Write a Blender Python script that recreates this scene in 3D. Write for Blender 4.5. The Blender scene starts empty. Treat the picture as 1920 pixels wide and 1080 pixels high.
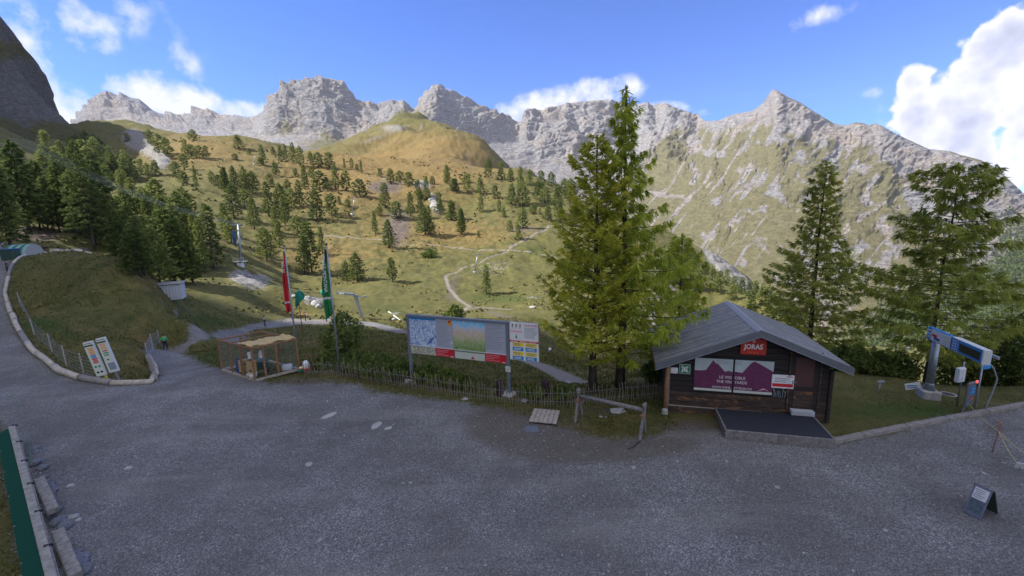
import bpy, bmesh, math, random
import numpy as np
from mathutils import Vector, Matrix
random.seed(7); RNG = np.random.default_rng(7)
S = bpy.context.scene
COL = S.collection
# ------------------------------------------------------------------ camera
F_PX = 805.0; CAM_H = 8.0; PITCH = math.radians(10.2); ROLL = math.radians(1.5)
_f = Vector((0, math.cos(PITCH), -math.sin(PITCH))); _u0 = Vector((0, math.sin(PITCH), math.cos(PITCH))); _r0 = Vector((1, 0, 0))
_R = _r0*math.cos(ROLL) - _u0*math.sin(ROLL); _U = _u0*math.cos(ROLL) + _r0*math.sin(ROLL)
CAM = Vector((0, 0, CAM_H))
cd = bpy.data.cameras.new('camera'); cam = bpy.data.objects.new('camera', cd); COL.objects.link(cam)
cd.sensor_width = 36; cd.lens = 36*F_PX/1920; cd.clip_start = 0.1; cd.clip_end = 30000
m = Matrix(((_R.x, _U.x, -_f.x, 0), (_R.y, _U.y, -_f.y, 0), (_R.z, _U.z, -_f.z, 0), (0, 0, 0, 1)))
cam.matrix_world = Matrix.Translation(CAM) @ m
S.camera = cam
# ------------------------------------------------------------------ light
SUN_EL = math.radians(43); SUN_DIR = Vector((-math.cos(SUN_EL), -0.06, math.sin(SUN_EL))).normalized()
w = bpy.data.worlds.new('World'); S.world = w; w.use_nodes = True
sl = bpy.data.lights.new('sun', 'SUN'); sl.energy = 3.6; sl.angle = math.radians(0.5); sl.color = (1, 0.95, 0.86)
so = bpy.data.objects.new('sun', sl); COL.objects.link(so); so.rotation_euler = SUN_DIR.to_track_quat('Z', 'Y').to_euler()
so.location = (0, 0, 60)
S.view_settings.view_transform = 'Standard'; S.view_settings.look = 'None'; S.view_settings.gamma = 1; S.view_settings.use_curve_mapping = False
S.view_settings.exposure = 1.42
S.cycles.use_denoising = True
S.cycles.max_bounces = 4; S.cycles.diffuse_bounces = 2; S.cycles.glossy_bounces = 2; S.cycles.transparent_max_bounces = 6
SKY_STRENGTH = 0.15

def ray(u, v):
    a = (u-960)/F_PX; b = (540-v)/F_PX
    return _f + _R*a + _U*b
def at_y(u, v, y):
    d = ray(u, v); return CAM + d*(y/d.y)
def at_z(u, v, z):
    d = ray(u, v); return CAM + d*((z-CAM_H)/d.z)
def project(P):      # (n,3) -> u, v arrays
    P = np.asarray(P, float) - np.array(CAM)
    zf = P @ np.array(_f); zf = np.where(zf < 1e-3, 1e-3, zf)
    return 960 + F_PX*(P @ np.array(_R))/zf, 540 - F_PX*(P @ np.array(_U))/zf

# ------------------------------------------------------------------ sky with clouds (by direction)
def dirv(u, v): return ray(u, v).normalized()
nt = w.node_tree; N = nt.nodes; L = nt.links; N.clear()
out = N.new('ShaderNodeOutputWorld'); bg = N.new('ShaderNodeBackground'); L.new(bg.outputs[0], out.inputs[0])
sky = N.new('ShaderNodeTexSky'); sky.sky_type = 'NISHITA'; sky.sun_disc = False
sky.sun_elevation = SUN_EL; sky.sun_rotation = math.radians(270); sky.altitude = 2000; sky.air_density = 1.0; sky.dust_density = 0.3; sky.ozone_density = 2.5
bg.inputs[1].default_value = SKY_STRENGTH
tc = N.new('ShaderNodeTexCoord')
def mth(op, a, b=None, c=None, clamp=False, nodes=None, links=None):
    nodes = nodes or N; links = links or L
    n = nodes.new('ShaderNodeMath'); n.operation = op; n.use_clamp = clamp
    for i, x in enumerate((a, b, c)):
        if x is None: continue
        if isinstance(x, (int, float)): n.inputs[i].default_value = x
        else: links.new(x, n.inputs[i])
    return n.outputs[0]
nrm = N.new('ShaderNodeVectorMath'); nrm.operation = 'NORMALIZE'; L.new(tc.outputs['Generated'], nrm.inputs[0])
def noise_n(scale, detail=6, rough=0.6, dist=0.0, vec=None):
    n = N.new('ShaderNodeTexNoise'); n.inputs['Scale'].default_value = scale; n.inputs['Detail'].default_value = detail
    n.inputs['Roughness'].default_value = rough; n.inputs['Distortion'].default_value = dist
    L.new(vec or nrm.outputs[0], n.inputs['Vector']); return n.outputs['Fac']
ns1 = noise_n(9, 7, 0.62, 0.25); ns2 = noise_n(26, 5, 0.62, 0); ns3 = noise_n(5.5, 3, 0.55)
# every cloud: centre (pixel for aiming), half-width and half-height in radians, tilt, opacity
CL = [ (308,188,0.070,0.036,-0.15,1.7,0), (290,168,.035,.022,.5,1.0,0), (345,125,0.020,0.03,0.2,.45,0), (352,203,.035,.014,0,1.1,0), (450,212,0.060,0.018,0.15,.75,0), (128,205,0.032,0.040,0,1.3,0), (118,225,.03,.03,0,1.3,0), (70,95,0.022,0.055,0.5,.7,0),
       (155,58,0.036,0.034,-0.2,.85,0), (310,40,0.03,0.03,0,.05,0), (238,35,0.03,0.02,0.6,.3,0), (30,45,.03,.04,0,.6,0),
       (1065,190,0.125,0.030,0.14,1.1,0), (985,205,0.07,0.026,0.1,.95,0), (850,180,0.03,0.010,-0.3,.35,0), (1228,208,0.07,0.014,0.0,.75,0), (1305,215,0.025,0.010,0,.5,0),
       (1515,33,0.06,0.014,0.0,.35,0), (1630,172,0.022,0.01,0,.35,0), (1668,210,0.014,.02,0,.35,0),
       (1735,235,0.055,0.05,0,1.6,1), (1715,185,0.030,0.055,0,1.5,1), (1735,130,0.020,0.020,0,1.2,1), (1790,165,0.05,0.06,0,1.6,1), (1850,190,0.11,0.12,0,1.7,1), (1900,85,0.045,0.060,0,1.6,1), (1900,310,0.10,0.10,0,1.4,1), (1960,180,.14,.17,0,1.6,1), (1985,400,.12,.11,0,1.2,1)]
mask = None; cmask = None; lobes = None
for (u, v, ha, hb, tilt, op, kind) in CL:
    d = dirv(u, v); ax = d.cross(Vector((0, 0, 1))).normalized(); ay = ax.cross(d).normalized()
    e1 = (ax*math.cos(tilt) + ay*math.sin(tilt))/ha; e2 = (ay*math.cos(tilt) - ax*math.sin(tilt))/hb
    def dot(vec):
        n = N.new('ShaderNodeVectorMath'); n.operation = 'DOT_PRODUCT'; L.new(nrm.outputs[0], n.inputs[0]); n.inputs[1].default_value = vec; return n.outputs['Value']
    p = mth('SUBTRACT', dot(e1), d.dot(e1)); q = mth('SUBTRACT', dot(e2), d.dot(e2)); fr = dot(d)
    r2 = mth('ADD', mth('MULTIPLY', p, p), mth('MULTIPLY', q, q))
    r2 = mth('ADD', r2, mth('MULTIPLY', mth('LESS_THAN', fr, 0.2), 100))
    g = mth('MULTIPLY', mth('SUBTRACT', 1.0, mth('MULTIPLY', r2, 0.5)), op, clamp=False); g = mth('MAXIMUM', g, -1.0)
    if kind == 0: mask = g if mask is None else mth('MAXIMUM', mask, g)
    else: cmask = g if cmask is None else mth('MAXIMUM', cmask, g)
# thin wind-torn clouds
thin = mth('ADD', mask, mth('MULTIPLY', mth('SUBTRACT', ns1, 0.5), 3.0)); thin = mth('ADD', thin, mth('MULTIPLY', mth('SUBTRACT', ns2, 0.5), 2.2))
thin = mth('MULTIPLY', mth('SUBTRACT', thin, 0.22), 1.0, clamp=True); thin = mth('MULTIPLY', thin, mth('MULTIPLY_ADD', mask, 2.0, .25, clamp=True))
# cumulus: hard knobbly edge
vor = N.new('ShaderNodeTexVoronoi'); vor.feature = 'F1'; vor.inputs['Scale'].default_value = 15; vor.inputs['Detail'].default_value = 2; vor.inputs['Roughness'].default_value = .6; L.new(nrm.outputs[0], vor.inputs['Vector'])
cu = mth('ADD', cmask, mth('MULTIPLY', mth('SUBTRACT', 0.55, vor.outputs['Distance']), 1.1)); cu = mth('ADD', cu, mth('MULTIPLY', mth('SUBTRACT', ns2, 0.5), 1.0))
cua = mth('MULTIPLY', mth('SUBTRACT', cu, 0.42), 4.5, clamp=True)
sepd = N.new('ShaderNodeSeparateXYZ'); L.new(nrm.outputs[0], sepd.inputs[0])
rest = mth('MULTIPLY', mth('SUBTRACT', ns3, 0.33), 6.0, clamp=True)                      # unseen clouds added high over and behind the viewer to lift the shade
rest = mth('MULTIPLY', rest, mth('MAXIMUM', mth('MULTIPLY', mth('SUBTRACT', 0.10, sepd.outputs['Y']), 3.0, clamp=True), mth('MULTIPLY', mth('SUBTRACT', sepd.outputs['Z'], 0.68), 5.0, clamp=True)))
rest = mth('MULTIPLY', rest, mth('GREATER_THAN', sepd.outputs['Z'], 0.0))
alpha = mth('MAXIMUM', mth('MAXIMUM', thin, cua), rest)
ramp = N.new('ShaderNodeValToRGB'); L.new(mth('ADD', mth('MULTIPLY', cu, 0.33), mth('MULTIPLY', ns1, .5)), ramp.inputs[0])
ramp.color_ramp.elements[0].position = 0.50; ramp.color_ramp.elements[0].color = (1.0, 1.0, 1.12, 1)
ramp.color_ramp.elements[1].position = 0.90; ramp.color_ramp.elements[1].color = (0.42, 0.46, 0.60, 1)
e = ramp.color_ramp.elements.new(0.70); e.color = (0.66, 0.69, 0.88, 1)
cc = N.new('ShaderNodeMix'); cc.data_type = 'RGBA'; L.new(cua, cc.inputs[0]); cc.inputs[6].default_value = (0.93, 0.95, 1.0, 1); L.new(ramp.outputs[0], cc.inputs[7])
sc = N.new('ShaderNodeVectorMath'); sc.operation = 'SCALE'; L.new(cc.outputs[2], sc.inputs[0]); sc.inputs['Scale'].default_value = 0.41/SKY_STRENGTH
tint = N.new('ShaderNodeVectorMath'); tint.operation = 'MULTIPLY'; L.new(sky.outputs[0], tint.inputs[0]); tint.inputs[1].default_value = (0.20, 0.335, 0.63)
mx = N.new('ShaderNodeMix'); mx.data_type = 'RGBA'; L.new(alpha, mx.inputs[0]); L.new(tint.outputs[0], mx.inputs[6]); L.new(sc.outputs[0], mx.inputs[7])
L.new(mx.outputs[2], bg.inputs[0])
w.cycles.sampling_method = 'MANUAL'; w.cycles.sample_map_resolution = 512

# ------------------------------------------------------------------ numpy noise
_perm = np.random.default_rng(3).permutation(256); _perm = np.concatenate([_perm, _perm, _perm])
_g3 = np.random.default_rng(4).normal(size=(256, 3)); _g3 /= np.linalg.norm(_g3, axis=1)[:, None]
def perlin(x, y, z=0.0):
    x = np.asarray(x, float); y = np.asarray(y, float); z = np.zeros_like(x) + z
    xi = np.floor(x).astype(int); yi = np.floor(y).astype(int); zi = np.floor(z).astype(int)
    xf = x-xi; yf = y-yi; zf = z-zi; xi &= 255; yi &= 255; zi &= 255
    fd = lambda t: t*t*t*(t*(t*6-15)+10)
    a, b, c = fd(xf), fd(yf), fd(zf); r = 0
    for i in (0, 1):
        for j in (0, 1):
            for k in (0, 1):
                h = _perm[_perm[_perm[(xi+i) & 255]+((yi+j) & 255)]+((zi+k) & 255)]; g = _g3[h]
                d = g[..., 0]*(xf-i)+g[..., 1]*(yf-j)+g[..., 2]*(zf-k)
                r = r + d*(a if i else 1-a)*(b if j else 1-b)*(c if k else 1-c)
    return r*1.6
def fbm(x, y, z=0.0, o=5, g=0.5, lac=2.03):
    s = 0; a = 1; n = 0
    for i in range(o):
        s = s + a*perlin(x, y, z+i*17.3); n += a; x = x*lac; y = y*lac; z = z*lac; a *= g
    return s/n
def ridged(x, y, z=0.0, o=5, g=0.5):
    s = 0; a = 1; n = 0
    for i in range(o):
        s = s + a*(1-2*np.abs(perlin(x, y, z+i*11.7))); n += a; x = x*2.1; y = y*2.1; z = z*2.1; a *= g
    return s/n
def sstep(a, b, x):
    t = np.clip((x-a)/(b-a), 0, 1); return t*t*(3-2*t)

# ------------------------------------------------------------------ tagging / mesh helpers
def tag(o, label=None, cat=None, group=None, kind=None):
    if label: o['label'] = label
    if cat: o['category'] = cat
    if group: o['group'] = group
    if kind: o['kind'] = kind
    return o
def thing(name, label, cat, loc=(0, 0, 0), rz=0.0, group=None):
    o = bpy.data.objects.new(name, None); COL.objects.link(o); o.location = loc; o.rotation_euler = (0, 0, rz); o.empty_display_size = .2
    return tag(o, label, cat, group)
def link(name, me, mat=None, parent=None, loc=None, rot=None):
    if mat is not None and not me.materials:
        for mm in (mat if isinstance(mat, (list, tuple)) else [mat]): me.materials.append(mm)
    o = bpy.data.objects.new(name, me); COL.objects.link(o)
    if parent is not None: o.parent = parent
    if loc is not None: o.location = loc
    if rot is not None: o.rotation_euler = rot
    return o
def np_mesh(name, V, Fq, mat=None, smooth=True, attrs=None, mats=None):
    me = bpy.data.meshes.new(name); V = np.asarray(V, np.float32); Fq = np.asarray(Fq, np.int32)
    k = Fq.shape[1]; me.vertices.add(len(V)); me.vertices.foreach_set('co', V.ravel())
    me.loops.add(Fq.size); me.loops.foreach_set('vertex_index', Fq.ravel())
    me.polygons.add(len(Fq)); me.polygons.foreach_set('loop_start', np.arange(0, Fq.size, k, dtype=np.int32))
    try: me.polygons.foreach_set('loop_total', np.full(len(Fq), k, np.int32))
    except Exception: pass
    me.polygons.foreach_set('use_smooth', np.full(len(Fq), smooth, bool))
    if attrs:
        for n, a in attrs.items():
            at = me.attributes.new(n, 'FLOAT', 'POINT'); at.data.foreach_set('value', np.asarray(a, np.float32))
    if mat is not None:
        for mm in (mat if isinstance(mat, (list, tuple)) else [mat]): me.materials.append(mm)
    if mats is not None: me.polygons.foreach_set('material_index', np.asarray(mats, np.int32))
    me.update(calc_edges=True); me.validate(); return me
def grid_faces(nr, nc):
    i = np.arange(nr-1)[:, None]*nc + np.arange(nc-1)[None, :]
    return np.stack([i, i+1, i+nc+1, i+nc], -1).reshape(-1, 4)
class Mat:
    def __init__(s, name, col=(.5, .5, .5), rough=.8, metal=0.0, spec=.3):
        s.m = bpy.data.materials.new(name); s.m.use_nodes = True; s.N = s.m.node_tree.nodes; s.L = s.m.node_tree.links
        s.b = s.N['Principled BSDF']; s.b.inputs['Base Color'].default_value = (*col, 1); s.b.inputs['Roughness'].default_value = rough
        s.b.inputs['Metallic'].default_value = metal; s.b.inputs['Specular IOR Level'].default_value = spec
        s.tc = s.N.new('ShaderNodeTexCoord')
    def math(s, op, a, b=None, c=None, clamp=False): return mth(op, a, b, c, clamp, s.N, s.L)
    def attr(s, n):
        a = s.N.new('ShaderNodeAttribute'); a.attribute_name = n; return a.outputs['Fac']
    def noise(s, scale, detail=5, rough=.6, dist=0, vec=None, stretch=None, color=False):
        n = s.N.new('ShaderNodeTexNoise'); n.inputs['Scale'].default_value = scale; n.inputs['Detail'].default_value = detail; n.inputs['Roughness'].default_value = rough; n.inputs['Distortion'].default_value = dist
        v = vec or s.tc.outputs['Object']
        if stretch:
            mp = s.N.new('ShaderNodeMapping'); mp.inputs['Scale'].default_value = stretch; s.L.new(v, mp.inputs[0]); v = mp.outputs[0]
        s.L.new(v, n.inputs['Vector']); return n.outputs['Color' if color else 'Fac']
    def voro(s, scale, feat='F1', out='Distance', vec=None, rnd=1.0, stretch=None):
        n = s.N.new('ShaderNodeTexVoronoi'); n.feature = feat; n.inputs['Scale'].default_value = scale; n.inputs['Randomness'].default_value = rnd
        v = vec or s.tc.outputs['Object']
        if stretch:
            mp = s.N.new('ShaderNodeMapping'); mp.inputs['Scale'].default_value = stretch; s.L.new(v, mp.inputs[0]); v = mp.outputs[0]
        s.L.new(v, n.inputs['Vector']); return n.outputs[out]
    def ramp(s, fac, stops):
        r = s.N.new('ShaderNodeValToRGB'); s.L.new(fac, r.inputs[0]); el = r.color_ramp.elements
        el[0].position, el[0].color = stops[0][0], (*stops[0][1], 1); el[1].position, el[1].color = stops[-1][0], (*stops[-1][1], 1)
        for p, c in stops[1:-1]: q = el.new(p); q.color = (*c, 1)
        return r.outputs[0]
    def mix(s, f, a, b, mode='MIX'):
        n = s.N.new('ShaderNodeMix'); n.data_type = 'RGBA'; n.blend_type = mode
        for i, x in ((0, f), (6, a), (7, b)):
            if isinstance(x, (int, float)): n.inputs[i].default_value = x
            elif isinstance(x, tuple): n.inputs[i].default_value = (*x, 1)
            else: s.L.new(x, n.inputs[i])
        return n.outputs[2]
    def col(s, c): s.L.new(c, s.b.inputs['Base Color']); return s
    def bump(s, h, strength=.5, dist=.02, prev=None):
        n = s.N.new('ShaderNodeBump'); n.inputs['Strength'].default_value = strength; n.inputs['Distance'].default_value = dist; s.L.new(h, n.inputs['Height'])
        if prev is not None: s.L.new(prev, n.inputs['Normal'])
        s.L.new(n.outputs[0], s.b.inputs['Normal']); return n.outputs[0]
    def rgh(s, f): s.L.new(f, s.b.inputs['Roughness'])
# ------------------------------------------------------------------ terrain height (thin-plate spline through surveyed spots)
CP = []
def cp(u, v, y=None, z=None):
    P = at_y(u, v, y) if y is not None else at_z(u, v, z); CP.append((P.x, P.y, P.z))
def cw(x, y, z): CP.append((x, y, z))
for az in range(-84, 85, 12):
    for r in (1.5, 6, 12): cw(r*math.sin(math.radians(az)), r*math.cos(math.radians(az)), 0)
for (u, v) in ((640,700),(720,722),(800,732),(950,748),(1100,755),(1200,770),(900,800),(1040,785),(560,716),(480,712),(400,700),(330,720),(285,724),(230,722),(180,722),(110,700),(60,780),(20,700)): cp(u, v, z=0)
for (u, v, z) in ((290,700,-.7),(300,680,-1.6),(330,650,-3.2),(370,640,-4.2),(400,630,-5.1),(440,621,-6),(480,612,-6.8),(520,606,-7.9),(560,602,-9),(650,605,-9.3),(757,622,-8.8),(1000,680,-5),(1080,715,-2.8),(1110,736,-.5),(420,690,-.3),(360,668,-1.6)): cp(u, v, z=z)
for (u, v, y) in ((60,655,26),(30,600,32),(10,550,42),(45,480,62),(100,560,40),(180,640,27),(250,640,28),(200,480,46),(150,520,42),(280,540,40),(260,500,44),(340,600,38),(130,471,51),
    (100,440,90),(60,420,110),(60,330,200),(100,262,350),(200,246,450),(250,330,250),(250,400,150),(300,440,110),(350,530,75),(440,500,100),(320,560,62),(400,582,60),(460,562,73),(530,588,77),(500,535,100),
    (560,560,95),(560,500,130),(560,430,180),(560,350,260),(560,290,380),(440,440,150),(440,350,230),(440,264,400),(300,350,220),(300,252,430),(370,300,300),
    (700,600,75),(700,540,105),(700,460,160),(700,380,230),(700,330,300),(700,285,600),(640,300,450),(640,285,600),(690,262,750),(770,224,900),(770,300,480),(850,590,85),(850,530,115),(850,460,165),(850,400,230),(850,340,310),(850,310,420),(850,255,750),
    (920,290,600),(950,560,100),(920,480,150),(960,420,200),(960,360,280),(960,330,380),(1040,347,360),(1050,450,170),(1050,560,95),(1130,400,330),(1250,435,300),(1250,500,180),(1250,470,210),(1180,408,300),(1320,500,215),(1250,445,260),(1180,450,200),(1130,500,150),(1250,560,120),(1215,600,95),(1330,480,270),(1400,526,230),(1400,560,160),(1500,592,150),
    (860,256,800),(150,264,420),(120,300,300),(170,258,520),(1000,334,450),(1150,680,36),(1215,640,60),(1000,620,62),(880,660,38),(700,660,33),(760,690,25.5),(900,720,22)): cp(u, v, y)
for (x, y, z) in ((9,24,-1.6),(14,24.5,-1.8),(18,19,-.2),(25,18.5,-.8),(23,15,0),(30,20,-3),(150,420,-75),(230,420,-120),(110,480,-60),(14,32,-5),(22,22,-2.8),(22,30,-8.5),(35,30,-9),(45,25,-9),(12,60,-15),(40,60,-26),(70,60,-32),(75,150,-34),(8,17,0),(12,18.5,0),(16,18,0),(20,16.5,0),(24,17,0),(12,21.5,0),(17,21.5,-.9),(7,19,-.1),(120,150,-80),(200,200,-110),(105,440,-50),(250,400,-165),(500,400,-180),
    (300,900,-140),(100,900,0),(-30,1000,50),(-15,800,60),(-300,1000,130),(-300,560,62),(-160,520,60),(-600,700,95),(-500,520,95),(0,560,28),(60,500,-20),(-100,1000,105),(-60,1050,60),
    (-47,60,-2),(-40,55,-4.6),(-70,85,-2.5),(-45,85,-6.5),(-160,110,14),(-120,60,6),(-260,200,60),(-420,300,110),(-110,20,4),(-60,10,1.5),(-200,60,30),(40,5,0),(60,10,-3),(60,-5,-2),(100,20,-20),(120,60,-45)): cw(x, y, z)
for (x, y) in ((15,13.5),(20,13.5),(25,12),(17.5,15.8),(22,15),(28,12),(30,4),(18,10),(21,17),(25,15.5),(13,12),(33,10),(24,8),(12,16),(14,21)): cw(x, y, 0)
CPA = np.array(CP)
def _pl(x, y):
    r = np.sqrt(x*x+y*y); return np.stack([np.arctan2(x, y)*2.2, np.log(r+4.0)*1.6], -1)
_A = _pl(CPA[:, 0], CPA[:, 1]); _n = len(_A)
def _phi(d2): return 0.5*d2*np.log(d2+1e-9)
_K = _phi(((_A[:, None]-_A[None])**2).sum(-1)) + np.eye(_n)*0.0008
_P = np.concatenate([np.ones((_n, 1)), _A], 1)
_sc = np.sqrt(CPA[:, 0]**2+CPA[:, 1]**2)+25.0          # fit z relative to distance: even accuracy in view
_M = np.block([[_K, _P], [_P.T, np.zeros((3, 3))]])
_W = np.linalg.solve(_M, np.concatenate([CPA[:, 2]/_sc, np.zeros(3)]))
def tz(x, y):
    x = np.atleast_1d(np.asarray(x, float)); y = np.atleast_1d(np.asarray(y, float)); o = np.empty(x.shape); xf = x.ravel(); yf = y.ravel(); of = np.empty(len(xf))
    for i in range(0, len(xf), 20000):
        q = _pl(xf[i:i+20000], yf[i:i+20000]); d2 = ((q[:, None]-_A[None])**2).sum(-1)
        of[i:i+20000] = _phi(d2) @ _W[:_n] + _W[_n] + q @ _W[_n+1:]
    of *= np.sqrt(xf*xf+yf*yf)+25.0
    r = np.sqrt(xf*xf+yf*yf)
    of += fbm(xf/38, yf/38, 1.0, 4)*np.clip((r-60)/200, 0, 1)*3.0 + fbm(xf/90, yf/90, 5.0, 3)*np.clip((r-120)/300, 0, 1)*9
    of += fbm(xf/7, yf/7, 3.0, 4)*np.clip((r-22)/40, 0, 1)*0.35 + ridged(xf/16, yf/16, 6.0, 4)*np.clip((r-75)/80, 0, 1)*1.5 + (ridged(xf/85, yf/85, 16.0, 5)-.2)*np.clip((r-480)/200, 0, 1)*16 + fbm(xf/4, yf/4, 9.0, 3)*np.clip((r-75)/60, 0, 1)*.9
    flat = sstep(16.5, 21, r); flat = np.maximum(flat, 0)       # forecourt stays flat
    fl2 = sstep(20, 27, r); flat = np.where(xf < -3, sstep(20, 24, r), flat)
    return (of*flat).reshape(x.shape)
def gz(x, y): return float(tz([x], [y])[0])
_rt = np.concatenate([np.linspace(5, 60, 441), np.geomspace(60.3, 1100, 700)])
def ground(u, v):
    """first place where the sight line through a spot of the photo meets the terrain"""
    d = ray(u, v); h = math.hypot(d.x, d.y); t = _rt/h; X = d.x*t; Y = d.y*t; Z = CAM_H + d.z*t
    diff = Z - tz(X, Y); k = np.argmax(diff < 0)
    if diff[k] >= 0: k = int(np.argmin(diff)); return Vector((X[k], Y[k], gz(X[k], Y[k])))
    a = diff[k-1]/(diff[k-1]-diff[k]+1e-9); tt = t[k-1]+(t[k]-t[k-1])*a
    p = CAM + d*tt; p.z = gz(p.x, p.y); return p
def ppm(P):      # pixels of the photo per metre at a point
    return F_PX/max(1e-3, (Vector(P)-CAM).dot(_f))

# regions on the ground, walked round in the photo and laid out on the terrain
def poly_world(pts): return np.array([ground(u, v)[:2] for u, v in pts])
def sdist(px, py, poly, closed=True):
    n = len(poly); d = np.full(px.shape, 1e9); ins = np.zeros(px.shape, bool)
    for i in range(n if closed else n-1):
        a = poly[i]; b = poly[(i+1) % n]; e = b-a; t = np.clip(((px-a[0])*e[0]+(py-a[1])*e[1])/(e@e+1e-9), 0, 1)
        d = np.minimum(d, (px-a[0]-e[0]*t)**2+(py-a[1]-e[1]*t)**2)
        if closed:
            c = ((a[1] > py) != (b[1] > py)) & (px < (b[0]-a[0])*(py-a[1])/(b[1]-a[1]+1e-12)+a[0]); ins ^= c
    d = np.sqrt(d); return np.where(ins, d, -d) if closed else d
CURB = [(128,472),(85,474),(45,482),(20,505),(9,550),(30,610),(62,660),(110,697),(160,714),(215,722),(284,720)]
PATH_L = [(296,712),(294,690),(276,662),(304,646),(352,637),(400,622),(480,606),(545,597),(640,601),(700,604),(757,617)]
PATH_R = [(757,626),(700,613),(640,608),(560,608),(470,619),(390,636),(352,652),(346,664),(380,682)]
EDGE = [(420,694),(480,713),(560,722),(640,716),(700,732),(760,740),(820,748),(880,758),(935,768),(985,782),(1060,806),(1150,828),(1230,818),(1290,800),(1350,806),(1450,828),(1553,832),(1700,800),(1810,780),(1915,757)]
gp = [tuple(ground(u, v)[:2]) for u, v in CURB[3:]+PATH_L+PATH_R+EDGE]
PLAZA = np.array([(-75, 60), (-62, 52)] + gp + [(40, 17), (60, -30), (-9, -30)] + [tuple(at_z(u, v, 0)[:2]) for u, v in ((85, 1500), (62, 1080), (12, 806))] + [(-30, 21), (-80, 34)])
PLAZA2 = np.array([(-160,70)] + [tuple(ground(u, v)[:2]) for u, v in [(0,505),(20,500),(45,478),(85,470),(130,468),(160,464)]] + [(-70,75)])
TRAILS = [([(757,621),(800,632),(900,650),(960,666),(1010,684),(1050,702),(1085,718)], .8), ([(560,440),(620,441),(720,449),(830,460),(955,468),(1020,478),(1080,490)], .55), ([(955,468),(910,488),(870,503),(835,520),(842,542),(860,562),(880,575),(860,590)], .42),
          ([(955,466),(985,450),(1015,436),(1040,418)], .6), ([(1200,500),(1228,515),(1262,538),(1220,570),(1230,590),(1212,612)], .9), ([(690,332),(715,334),(760,345)], 1.0), ([(560,604),(548,600),(620,603)], 1.0), ([(860,585),(900,576),(960,580)], .4)]
TRW = [(np.array([ground(u, v)[:2] for u, v in p]), hw) for p, hw in TRAILS]
# rings of the polar ground sheet
az = np.concatenate([np.radians(np.linspace(-180, -72, 40)), np.radians(np.linspace(-71, 71, 900)), np.radians(np.linspace(72, 180, 40))])
rr = np.concatenate([np.linspace(0.5, 6, 14), np.geomspace(6.15, 30, 190), np.geomspace(30.3, 1150, 400)])
RR, AZ = np.meshgrid(rr, az, indexing='ij'); X = RR*np.sin(AZ); Y = RR*np.cos(AZ)
Z = tz(X, Y)
back = sstep(math.radians(75), math.radians(110), np.abs(AZ)); Z = Z*(1-back) - back*0.0
Z = Z + back*np.clip((X < 0)*(-X-25), 0, 500)*0.35 - back*np.clip((X > 0)*(X-40), 0, 200)*.4
U, V_ = project(np.stack([X.ravel(), Y.ravel(), Z.ravel()], -1)); xr = X.ravel(); yr = Y.ravel(); rv = RR.ravel()
sdg = np.maximum(sdist(xr, yr, PLAZA), sdist(xr, yr, PLAZA2))
trail = np.full(xr.shape, -5.0)
for P, hw in TRW: trail = np.maximum(trail, hw - sdist(xr, yr, P, False))
infr = (yr > 2) & (np.abs(AZ.ravel()) < 1.2)
def blob(cu, cv, su, sv, rmin=0, rmax=2000, ang=0):
    c, s_ = math.cos(ang), math.sin(ang); a = ((U-cu)*c+(V_-cv)*s_)/su; b = (-(U-cu)*s_+(V_-cv)*c)/sv
    return np.exp(-(a*a+b*b))*((rv > rmin) & (rv < rmax) & infr)
dirt = sum([blob(745,425,30,45,120,400), blob(720,350,40,14,200,500), blob(852,530,16,50,90,200,.3)*.6, blob(960,600,110,10,60,130,.35)*.7, blob(1140,770,60,14,14,25)*.5, blob(1290,800,80,20,12,22)*.8, blob(1000,812,110,42,12,25)*1.0, blob(1120,850,150,24,12,20)*.95, blob(920,790,60,30,12,25)*.8, blob(1260,835,90,16,12,20)*.6,
    blob(560,715,55,10,15,30)*.9, blob(660,712,60,6,15,30)*.5, blob(450,385,60,14,120,400)*.7, blob(60,440,70,20,60,150), blob(1870,870,50,60,8,22)*.6, blob(1860,800,40,18,8,24)*.6, blob(30,900,40,150,3,16)*.8, blob(1400,800,40,10,10,22)*.7,blob(980,430,50,12,150,260)*.7, blob(1330,500,30,20,150,350)*.5])
rock = sum([blob(250,262,22,20,250,600), blob(280,285,38,14,200,600,.6), blob(305,305,12,14,200,500), blob(815,385,8,20,150,400,-.3)*1.2, blob(790,350,20,8,200,400), blob(480,530,40,18,70,160)*.75, blob(450,520,22,12,70,160)*.7, blob(1350,500,45,11,150,400,.75)*1.3, blob(1390,530,30,10,150,400,.7)*1.2,
    blob(330,590,12,12,30,60)*.6, blob(590,566,30,10,70,130)*.9, blob(965,440,40,6,120,260)*.4, blob(830,262,60,6,500,1000)*.35, blob(735,240,40,9,600,1100)*.6, blob(790,240,8,26,600,1100)*.35, blob(700,262,50,8,500,1100,-.3)*.5, blob(880,290,30,10,500,1100)*.4, blob(740,590,20,5,60,110)*.5, blob(1000,560,20,6,60,130)*.5,blob(940,500,60,20,90,220)*.35, blob(60,440,60,6,60,140)*.4, blob(890,520,60,30,90,200)*.25])
dry = sum([blob(700,400,350,110,100,600)*.33, blob(130,600,110,60,18,60)*.22, blob(700,330,180,50,200,600)*.75, blob(800,280,190,50,300,1200)*.78, blob(350,280,140,40,200,600)*.7, blob(300,520,60,28,30,60)*1.0, blob(860,440,120,25,120,300)*.5, blob(110,640,60,60,20,50)*.1, blob(260,640,26,60,20,50)*.6, blob(70,560,16,40,30,60)*.6, blob(600,480,120,40,90,220)*.4, blob(1150,700,60,30,15,60)*.5, blob(1240,720,30,20,15,60)*.6, blob(600,640,90,10,35,80)*.5, blob(560,590,30,8,50,110)*.9, blob(1140,780,90,30,13,24)*.5])
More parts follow.
